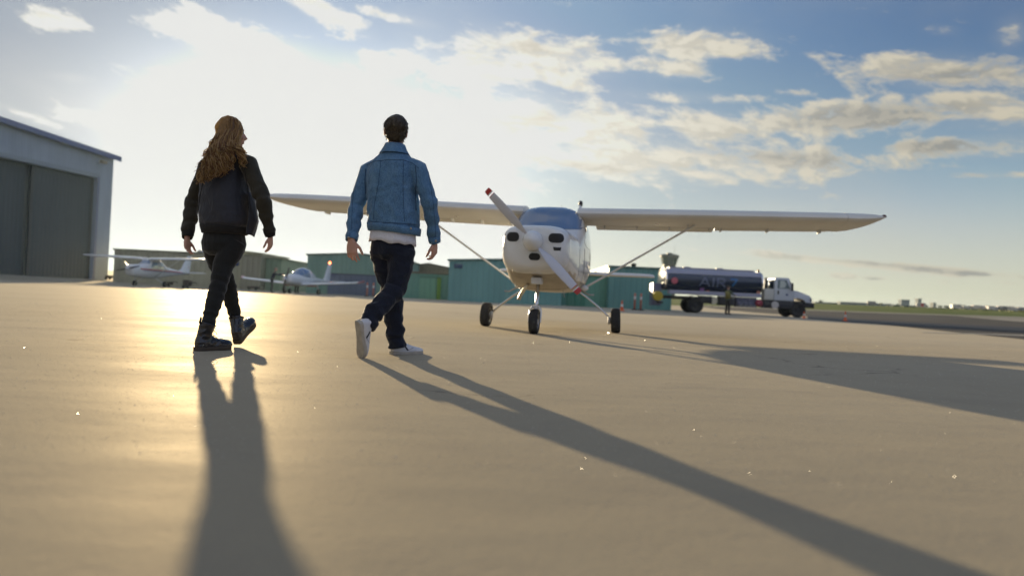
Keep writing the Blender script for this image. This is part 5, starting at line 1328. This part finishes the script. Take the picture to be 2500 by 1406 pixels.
# ===== the woman with long hair =====
def woman():
    b_ = at(545, 850, 5.38); base = V((b_.x, b_.y, 0)); J = at; Z = V((0, 0, 1))
    h = V((.34, .94, 0)).normalized(); l = V((-.94, .34, 0)).normalized()
    pel = J(547, 588, 5.38); hipL = pel + l * .085 - Z * .02; hipR = pel - l * .085 - Z * .02
    kR = J(535, 692, 5.24); aR = J(508, 795, 5.10); kL = J(556, 690, 5.52); aL = J(577, 782, 5.60)
    neck = J(562, 362, 5.38); chest = J(550, 430, 5.38); waist = J(547, 530, 5.38)
    shL = J(507, 405, 5.49); elL = J(471, 492, 5.50); wrL = J(457, 580, 5.36)
    shR = J(607, 400, 5.28); elR = J(642, 488, 5.22); wrR = J(660, 575, 5.33)
    hc = J(567, 326, 5.37); face = V((.80, .60, .02)).normalized()
    FR = Matrix.Translation(base)
    bm = BM()
    loft(bm, [ering(p, l, h, a, b, 20, 2.2) for p, a, b in ((pel - Z * .06, .13, .10), (pel + Z * .0, .145, .11), (waist, .115, .09), (chest - Z * .05, .135, .10), (chest + Z * .04, .145, .10), (J(554, 398, 5.38), .13, .075), (J(559, 378, 5.38), .06, .055), (neck, .046, .048), (J(565, 348, 5.375), .043, .046))])
    P, Mx = head(bm, hc, face, s=.95)
    for a, b, c in ((shL, elL, wrL), (shR, elR, wrR)):
        tube(bm, [a, a.lerp(b, .35), b, b.lerp(c, .35), c], [.040, .036, .031, .030, .021], 14)
    for a, b, c in ((hipL, kL, aL), (hipR, kR, aR)):
        tube(bm, [a, a.lerp(b, .4), b, b.lerp(c, .35), c, c + (c - b).normalized() * .03], [.070, .060, .040, .036, .025, .025], 14)
    hand(bm, J(457, 583, 5.355), J(458, 640, 5.33) - J(457, 583, 5.355), V((.8, -.2, 0)), V((.55, .8, 0)), curl=28, sc=.88)
    hand(bm, J(660, 577, 5.33), J(660, 630, 5.34) - J(660, 577, 5.33), V((-.95, .1, 0)), V((-.3, -.9, 0)), curl=26, sc=.86)
    me = fuse(bm, .0046, 2); me.name = 'person'
    body = obj('person', me, MT['skin']); FRAME[body.name] = FR; me.transform(FR.inverted()); body.location = base
    tag(body, 'woman with long wavy hair walking away in a dark bomber jacket and black boots', 'person')
    eyes(P, body)
    # leggings
    lg = fabric('black_leggings', (.014, .014, .013), .15, 12, bumpf=.25, fold=.35, sheen=.3)
    bm = BM()
    loft(bm, [ering(p, l, h, a, b, 22, 2.2) for p, a, b in ((pel + Z * .09, .135, .115), (pel + Z * .04, .150, .130), (pel - Z * .02, .162, .140), (pel - Z * .08, .150, .130), (pel - Z * .11, .10, .09))])
    sgR = [hipR, J(560, 620, 5.32), J(545, 648, 5.29), kR, J(522, 740, 5.17), J(511, 778, 5.12), aR]; sgL = [hipL, J(527, 620, 5.45), J(533, 645, 5.48), kL, J(565, 735, 5.57), J(573, 768, 5.60), J(577, 788, 5.60)]
    tube(bm, sgR, [.095, .086, .073, .062, .057, .046, .040], 20); tube(bm, sgL, [.092, .083, .072, .058, .055, .045, .040], 20)
    me = fuse(bm, .006, 4)
    a_, b2_ = sleeve_folds(sgR, .0035, 60), sleeve_folds(sgL, .0035, 60, 5); ff = folds(10, .002, 30, .001)
    displace(me, lambda co, no: ff(co, no) + min(a_(co), b2_(co))[1])
    obj('leggings', me, lg, body, world=True)
    # bomber jacket
    nv = fabric('jacket_navy', (.019, .020, .028), .15, 10, bumpf=.25, fold=.6, rough=.6, sheen=.25, spec=.4)
    ol = fabric('jacket_sleeve', (.030, .026, .017), .15, 10, bumpf=.4, fold=.7, rough=.75, sheen=.25)
    rb = fabric('ribbed_knit', (.016, .015, .014), .15, 10, bumpf=.5, fold=.2)
    bm = BM()
    loft(bm, [ering(p, l, h, a, b, 26, pw) for p, a, b, pw in ((J(549, 560, 5.38), .158, .145, 2.3), (J(552, 548, 5.38), .182, .168, 2.3), (J(553, 525, 5.38), .190, .172, 2.4), (J(550, 480, 5.38), .182, .160, 2.4), (J(550, 440, 5.38), .176, .148, 2.4), (J(552, 415, 5.38), .178, .135, 2.3), (J(554, 396, 5.38), .165, .110, 2.2), (J(557, 380, 5.38), .105, .080, 2.1), (J(561, 368, 5.38), .065, .062, 2))])
    tL = [shL, shL.lerp(elL, .45), elL, elL.lerp(wrL, .5), J(457, 570, 5.375)]; tR = [shR, shR.lerp(elR, .45), elR, elR.lerp(wrR, .5), J(659, 565, 5.32)]
    tube(bm, [J(530, 396, 5.44)] + tL, [.060, .066, .062, .056, .052, .042], 20)
    tube(bm, [J(585, 393, 5.32)] + tR, [.060, .066, .062, .056, .050, .040], 20)
    me = fuse(bm, .006, 5)
    fL, fR = sleeve_folds(tL, .006, 36), sleeve_folds(tR, .006, 33, 7); f1 = folds(6.0, .006, 20, .002, 9)
    def jd(co, no):
        a = fL(co); b = fR(co); s_ = a if a[0] < b[0] else b
        return f1(co, no) * .9 + (1 - sstep(.06, .085, s_[0])) * s_[1]
    dl, dr = limb_fn(tL), limb_fn(tR)
    sl_ = [min(dl(v.co), dr(v.co)) < .075 and ((v.co - chest).dot(l) > .125 or (v.co - chest).dot(l) < -.125) for v in me.vertices]
    idx = [1 if all(sl_[i] for i in p.vertices) else 0 for p in me.polygons]
    displace(me, jd); jk = bvh_of(me)
    jacket = obj('bomber_jacket', me, [nv, ol], body, world=True); me.polygons.foreach_set('material_index', idx)
    bmb = BM(); rr = []
    for c, a, b in ((J(549, 552, 5.38), .166, .152), (J(549, 552, 5.38), .174, .160), (J(549, 560, 5.38), .168, .154), (J(549, 571, 5.38), .160, .147), (J(549, 572, 5.38), .154, .141), (J(549, 560, 5.38), .15, .138)):
        rr.append([p + Z * (.004 * noise.noise(p * 15)) for p in ering(c, l, h, a, b, 48, 2.3)])
    loft(bmb, rr, cap=False); obj('waistband', bmb, rb, jacket, world=True)
    for wr, el in ((J(457, 581, 5.358), elL), (J(660, 576, 5.33), elR)):
        d_ = (wr - el).normalized(); u_ = d_.orthogonal().normalized(); v_ = d_.cross(u_); bm = BM(); n = 48
        def cr(c, r): return [c + (u_ * math.cos(2 * math.pi * i / n) + v_ * math.sin(2 * math.pi * i / n)) * (r + (.0016 if i % 2 else 0)) for i in range(n)]
        loft(bm, [cr(wr - d_ * .060, .036), cr(wr - d_ * .056, .044), cr(wr - d_ * .045, .040), cr(wr - d_ * .032, .042), cr(wr - d_ * .015, .038), cr(wr, .035), cr(wr + d_ * .001, .031), cr(wr - d_ * .02, .028)], cap=False); obj('cuff', bm, rb, jacket, world=True)
    bmb = BM(); loft(bmb, [[p - Z * .02 * max(0, (p - neck).dot(h) / .1) for p in ering(c, l, h, a, b, 32, 2.1)] for c, a, b in ((J(559, 378, 5.38), .085, .078), (J(561, 368, 5.38), .070, .068), (J(562, 362, 5.38), .062, .062), (J(562, 362, 5.38), .056, .056), (J(561, 370, 5.38), .054, .054))], cap=False); obj('collar', bmb, rb, jacket, world=True)
    # open front panel swinging out on the right
    bm = BM(); g = [[(606, 470, 5.30), (618, 470, 5.36), (622, 475, 5.42)], [(608, 505, 5.28), (624, 508, 5.34), (628, 512, 5.42)], [(606, 535, 5.28), (627, 538, 5.33), (632, 540, 5.42)], [(602, 558, 5.29), (619, 562, 5.33), (627, 562, 5.42)], [(601, 571, 5.29), (612, 573, 5.31), (621, 579, 5.36)]]
    r0 = [[V(J(*q)) for q in row] for row in g]; off_ = V((-.006, .01, 0))
    rings = [[p for p in row] + [p + off_ for p in reversed(row)] for row in r0]
    loft(bm, rings); bmesh.ops.subdivide_edges(bm, edges=bm.edges[:], cuts=2, use_grid_fill=True, smooth=.6); obj('front_panel', bm, nv, jacket, world=True)
    for px_ in ([(596, 398), (600, 430), (606, 470), (607, 520)], [(503, 402), (497, 440), (488, 480), (484, 520)]):
        obj('armhole_seam', surf_line(jk, [J(x, y, 5.15) for x, y in px_], (J(px_[1][0], px_[1][1], 5.2) - CAM).normalized(), .0025), rb, jacket, world=True)
    # hair
    hm = hairmat('auburn_hair', (.18, .095, .038), (.48, .28, .12), .50)
    f = face; r_ = f.cross(Z); Mh = Matrix((r_, f, Z)).transposed()
    bm = BM(); ball(bm, hc + Z * .030 - f * .024, (.086, .094, .092), Mh, 28, 20); ball(bm, hc - Z * .03 - f * .045, (.080, .068, .080), Mh, 24, 16)
    prof = [(565, 298, 5.35, .050, .060), (562, 312, 5.33, .072, .070), (558, 328, 5.305, .080, .064), (556, 343, 5.275, .074, .050), (553, 360, 5.24, .072, .038), (545, 378, 5.21, .068, .028), (535, 392, 5.195, .062, .020), (524, 404, 5.19, .048, .014)]
    loft(bm, [ering(J(x, y, Y), V((1, 0, 0)), V((0, 1, 0)), a, b, 22, 2.2) for x, y, Y, a, b in prof])
    me = fuse(bm, .005, 5)
    displace(me, lambda co, no: .011 * noise.noise(V((co.x * 42 + (1.6 * math.sin(co.z * 55) if co.z < hc.z - .08 else 0), co.y * 42, co.z * 8))) + .003 * noise.noise(co * 30))
    hair = obj('hair', me, hm, body, world=True)
    rnd = random.Random(11); bm = BM()
    for i in range(380):
        u = i / 380 + rnd.uniform(-.02, .02); u = min(1, max(0, u))         # 0: left edge, 1: right edge
        th_ = -math.pi * .5 + math.pi * u
        sx_ = math.sin(th_) * rnd.uniform(.2, 1); top = J(566 + 23 * sx_, 287 + 13 * sx_ * sx_ + rnd.uniform(0, 10), 5.33 + rnd.uniform(-.05, .05))
        x1 = 534 + 54 * u + rnd.uniform(-3, 3); Y1 = 5.27 - .03 * math.sin(math.pi * u) + rnd.uniform(-.015, .015)
        p1 = J(x1 + 2, 318, Y1 + .02); x2 = 519 + 62 * u ** 1.1 + rnd.uniform(-5, 5)
        p2 = J(x2, 352, 5.235 - .02 * math.sin(math.pi * u) + rnd.uniform(-.015, .015))
        if u < .86:
            ex = 484 + 98 * u ** 1.2 + rnd.uniform(-8, 8); ey = 448 - 50 * u ** 1.4 + rnd.choice((rnd.uniform(-8, 6), rnd.uniform(-50, 0)))
        else: ex = 592 + rnd.uniform(-4, 8); ey = 385 + rnd.uniform(-12, 26)
        p3 = J((x2 + ex) / 2 + rnd.uniform(-4, 4), 352 + (ey - 352) * .5, 5.185 + rnd.uniform(-.02, .015)); p4 = J(ex, ey, 5.175 + rnd.uniform(-.02, .015))
        curl_strand(bm, [top, p1, p2, p3, p4], rnd.uniform(.0026, .0080), .0014, rnd.uniform(.012, .024), rnd.uniform(3.2, 4.4), rnd.uniform(0, .8) + u * 14, n=44, start=.28)
    for i in range(46):      # fly-away curls on the left side of the neck and along the edge
        y0 = rnd.uniform(335, 380); x0 = 528 - (y0 - 335) * .35; a = J(x0 + 8, y0 - 10, 5.24); b = J(x0 - rnd.uniform(2, 12), y0 + rnd.uniform(0, 10), 5.23); c = J(x0 - rnd.uniform(4, 24), y0 + rnd.uniform(8, 26), 5.22)
        curl_strand(bm, [a, b, c], .0030, .0008, .012, rnd.uniform(1.5, 2.6), rnd.uniform(0, 6), n=18, start=.1)
    for i in range(60):
        a = rnd.uniform(-2.2, 2.2); q = hc + Z * .03 - f * .024; d_ = (r_ * math.sin(a) + Z * math.cos(a)); p = q + V((d_.x * .088, d_.y * .088, d_.z * .094)) - f * rnd.uniform(0, .05)
        curl_strand(bm, [p, p + d_ * .006 + r_ * math.copysign(.02, math.sin(a)) - Z * .01, p + d_ * .004 + r_ * math.copysign(.03, math.sin(a)) - Z * .04], .0009, .0004, .003, 1, 0, n=8, sides=4)
    rt2 = random.Random(3); tones = [hm, hairmat('auburn_hair_dark', (.085, .044, .018), (.24, .13, .055), .35), hairmat('golden_hair', (.40, .25, .11), (.75, .50, .24), .60)]
    seen = {}
    o_ = obj('wavy_locks', bm, tones, hair, world=True)
    npol = len(o_.data.polygons); par = list(range(len(o_.data.vertices)))
    def fd(a):
        while par[a] != a: par[a] = par[par[a]]; a = par[a]
        return a
    for e_ in o_.data.edges:
        a, b = fd(e_.vertices[0]), fd(e_.vertices[1])
        if a != b: par[a] = b
    ix = []
    for p in o_.data.polygons:
        k = fd(p.vertices[0])
        if k not in seen: seen[k] = rt2.choice((0, 0, 1, 1, 2))
        ix.append(seen[k])
    o_.data.polygons.foreach_set('material_index', ix)
    # boots
    bl = mat('boot_leather', (.012, .012, .016), .22, coat=.5, bump=.5, bscale=45, rvar=.08, bdist=.003); bs = mat('boot_sole', (.05, .035, .022), .6, var=.2, vscale=40); bsb = mat('boot_lace', (.01, .01, .011), .7)
    def boot(M_, top, axis_top, bend):
        sh = obj('boot', sole_mesh(M_, .034, 1.12, 0, 1.0, bend), bs, body, world=True, ang=50)
        bz = .032
        secs = [(.000, .016, .050, bz, 0), (.010, .030, .080, bz, 0), (.040, .037, .105, bz, 0), (.075, .038, .110, bz, 0), (.105, .037, .090, bz, 0), (.14, .039, .068, bz, 0), (.18, .045, .056, bz, 0), (.22, .048, .050, bz + bend * .004, 0), (.25, .045, .044, bz + bend * .012, 0), (.275, .034, .034, bz + bend * .02, 0), (.290, .012, .016, bz + bend * .026, 0)]
        bm = BM(); loft(bm, upper_rings(M_, [tuple(q) for q in spline(secs, 3)]))
        an = M_ @ V((.055, 0, .095)); t_ = V(top)
        tube(bm, [an - (t_ - an) * .35, an, an.lerp(t_, .5), t_], [(.052, .036), (.050, .037), (.053, .043), (.058, .049)], 20, side=M_.to_3x3() @ V((1, 0, 0)))
        me = fuse(bm, .0045, 4); fb = folds(16, .003, 40, .0012, 3)
        displace(me, lambda co, no: fb(co, no) * (1 if (co - an).length < .16 else .25))
        obj('upper', me, bl, sh, world=True)
        ax = (t_ - an).normalized(); fr = (M_.to_3x3() @ V((1, 0, 0))); fr = (fr - ax * fr.dot(ax)).normalized(); sd = ax.cross(fr)
        bm = BM(); loft(bm, [ering(t_ - ax * .006, fr, sd, .056, .048, 24), ering(t_ - ax * .004, fr, sd, .062, .053, 24), ering(t_ + ax * .004, fr, sd, .062, .053, 24), ering(t_ + ax * .004, fr, sd, .054, .045, 24)], cap=False); obj('padded_collar', bm, bl, sh, world=True)
        bm = BM()
        for k in range(6):
            c = an.lerp(t_, .05 + .15 * k) + fr * (.055 + .001 * k); tube(bm, [c - sd * .018, c + fr * .006, c + sd * .018], [.0028] * 3, 5)
        for k in range(3):
            c = M_ @ V((.125 + .02 * k, 0, .115 - .014 * k)); tube(bm, [c - sd * .02, c + Z * .004, c + sd * .02], [.0028] * 3, 5)
        c = t_ - ax * .04 + fr * .058; tube(bm, [c, c + fr * .03 - ax * .004, c + fr * .045 - ax * .02], [.002] * 3, 5)
        tube(bm, [c, c + fr * .015 + sd * .03, c - ax * .03 + sd * .035 + fr * .01], [.002] * 3, 5)
        obj('laces', bm, bsb, sh, world=True)
        c = t_ - fr * .060; bm = BM(); tube(bm, [c - ax * .015, c + ax * .03 - fr * .004, c + ax * .034 - fr * .010, c - fr * .006 - ax * .012], [(.007, .002)] * 4, 6, side=sd); obj('pull_loop', bm, bsb, sh, world=True)
    hl = J(478, 856, 5.04); hl.z = 0; d1 = V((.50, .866, 0)).normalized()
    boot(shoe_frame(hl, hl + d1 * .285, Z), J(507, 790, 5.10), None, 0.15)
    hp = J(579, 840, 5.585); tdir = V((.10, .82, .50)).normalized()
    boot(shoe_frame(hp, hp + tdir * .28, (V((-.12, -.48, .86)))), J(577, 776, 5.605), None, 0.1)
woman()

# ===== three ground crew in the distance =====
def crew(label, loc, hd, torso_col, leg_col, vest=None, cap=None, lean=0.0, arms=((.2, .1), (-.05, .1))):
    Z = V((0, 0, 1)); h = V((math.sin(hd), math.cos(hd), 0)); l = V((-h.y, h.x, 0)); b = V(loc); H = 1.75
    P_ = lambda x, y, z: b + l * x + h * (y + lean * max(0, z - .9)) + Z * z
    bm = BM()
    loft(bm, [ering(p, l, h, a, c, 14, 2.2) for p, a, c in ((P_(0, 0, .88), .12, .09), (P_(0, 0, 1.05), .125, .09), (P_(0, 0, 1.3), .15, .10), (P_(0, 0, 1.42), .14, .08), (P_(0, 0, 1.48), .06, .055), (P_(0, 0, 1.55), .05, .05))])
    head(bm, P_(0, .01, 1.64), h, s=.98)
    hands = []
    for s, (fy, fz) in zip((-1, 1), arms):
        sh, el = P_(s * .18, 0, 1.42), P_(s * .25, fy * .6, 1.14 + fz * .4); wr = P_(s * .22, fy * 1.9 + .05, .92 + fz)
        tube(bm, [sh, el, wr], [.045, .036, .026], 10); hand(bm, wr, (wr - el).normalized(), -l * s, h, 25, .95); hands.append((sh, el, wr))
    legs = []
    for s in (-1, 1):
        a, k, f = P_(s * .09, 0, .90), P_(s * .11, .02, .48), P_(s * .12, -.02, .09); legs.append((a, k, f))
        tube(bm, [a, k, f], [.07, .05, .035], 10)
    me = fuse(bm, .010, 2); base = b.copy(); FRm = Matrix.Translation(base)
    body = obj('person', me, MT['skin']); FRAME[body.name] = FRm; me.transform(FRm.inverted()); body.location = base; tag(body, label, 'person')
    bm = BM(); loft(bm, [ering(p, l, h, a, c, 16, 2.3) for p, a, c in ((P_(0, 0, .86), .155, .125), (P_(0, 0, 1.05), .160, .125), (P_(0, 0, 1.3), .185, .130), (P_(0, 0, 1.42), .17, .10), (P_(0, 0, 1.48), .075, .07))])
    for sh, el, wr in hands: tube(bm, [sh.lerp(P_(0, 0, 1.42), .3), sh, el, wr], [.06, .065, .05, .038], 12)
    obj('jacket', fuse(bm, .012, 3), mat('crew_jacket', torso_col, .8), body, world=True)
    bm = BM(); loft(bm, [ering(p, l, h, a, c, 16, 2.3) for p, a, c in ((P_(0, 0, 1.0), .145, .115), (P_(0, 0, .86), .158, .125), (P_(0, 0, .76), .10, .09))])
    for a, k, f in legs: tube(bm, [a, k, f - V((0, 0, .03))], [.092, .072, .062], 12)
    obj('trousers', fuse(bm, .012, 3), mat('crew_trousers', leg_col, .8), body, world=True)
    for a, k, f in legs:
        bm = BM(); ball(bm, f - V((0, 0, .045)) + h * .06, (.05, .05, .045)); ball(bm, f - V((0, 0, .05)) + h * .13, (.045, .06, .035)); obj('shoe', fuse(bm, .01, 2), MT['black'], body, world=True)
    if vest:
        bm = BM(); loft(bm, [ering(p, l, h, a, c, 20, 2.3) for p, a, c in ((P_(0, 0, .95), .172, .140), (P_(0, 0, 1.2), .184, .145), (P_(0, 0, 1.40), .178, .12))]); obj('safety_vest', bm, mat('vest', vest, .6), body, world=True)
    hm = mat('crew_hair', cap or (.05, .035, .02), .7); c = P_(0, -.005, 1.675)
    bm = BM(); ball(bm, c, (.09, .105, .085)); 
    if cap: loft(bm, [ering(c + h * .06, l, h, .07, .09, 14), ering(c + h * .06 + Z * .012, l, h, .07, .09, 14)])
    obj('cap' if cap else 'hair', fuse(bm, .01, 2), hm, body, world=True)
p_ = V((xw(1778, 43.6), 43.6, .004)); crew('ground worker in a yellow vest standing beside the fuel truck', p_, R(60), (.06, .09, .06), (.02, .018, .02), vest=(.20, .18, .05), arms=((.15, .25), (.1, .2)))
p_ = V((xw(664, 50.6), 50.6, .004)); crew('ground worker in dark clothes leaning over the wing of the low-wing aircraft', p_, R(70), (.03, .035, .05), (.03, .032, .035), cap=(.35, .25, .20), lean=.28, arms=((.25, .35), (.25, .4)))
p_ = V((xw(725, 54.5), 54.5, .004)); crew('ground worker standing behind the fuselage of the low-wing aircraft, only legs in view', p_, R(20), (.03, .035, .05), (.02, .022, .025))

# ------------------------------------------------------------------ glassy grit sparkling on the concrete
def grit():
    rnd = random.Random(21); bm = BM()
    for _ in range(11000):
        Y = 2.0 + 11 * rnd.random() ** 1.5; x = rnd.uniform(-.8, .8) * Y * .95 + rnd.gauss(-.08, .05) * Y
        s = rnd.uniform(.0006, .0013) * (1 if rnd.random() < .93 else 1.6) * (0.45 + .14 * Y)
        q = Euler((rnd.uniform(0, 6), rnd.uniform(0, 6), rnd.uniform(0, 6))).to_matrix(); c = V((x, Y, .004 + s * .3))
        v = [bm.verts.new(c + q @ (V(t) * s)) for t in ((1, 1, 1), (-1, -1, 1), (-1, 1, -1), (1, -1, -1))]
        for f in ((0, 1, 2), (0, 3, 1), (0, 2, 3), (1, 3, 2)): bm.faces.new([v[i] for i in f])
    m = mat('quartz_grit', (.62, .56, .46), .34, spec=1.0, coat=.6)
    tag(obj('grit', bm, m, smooth=False), 'glittering grit scattered over the concrete apron', 'grit', kind='stuff')
grit()
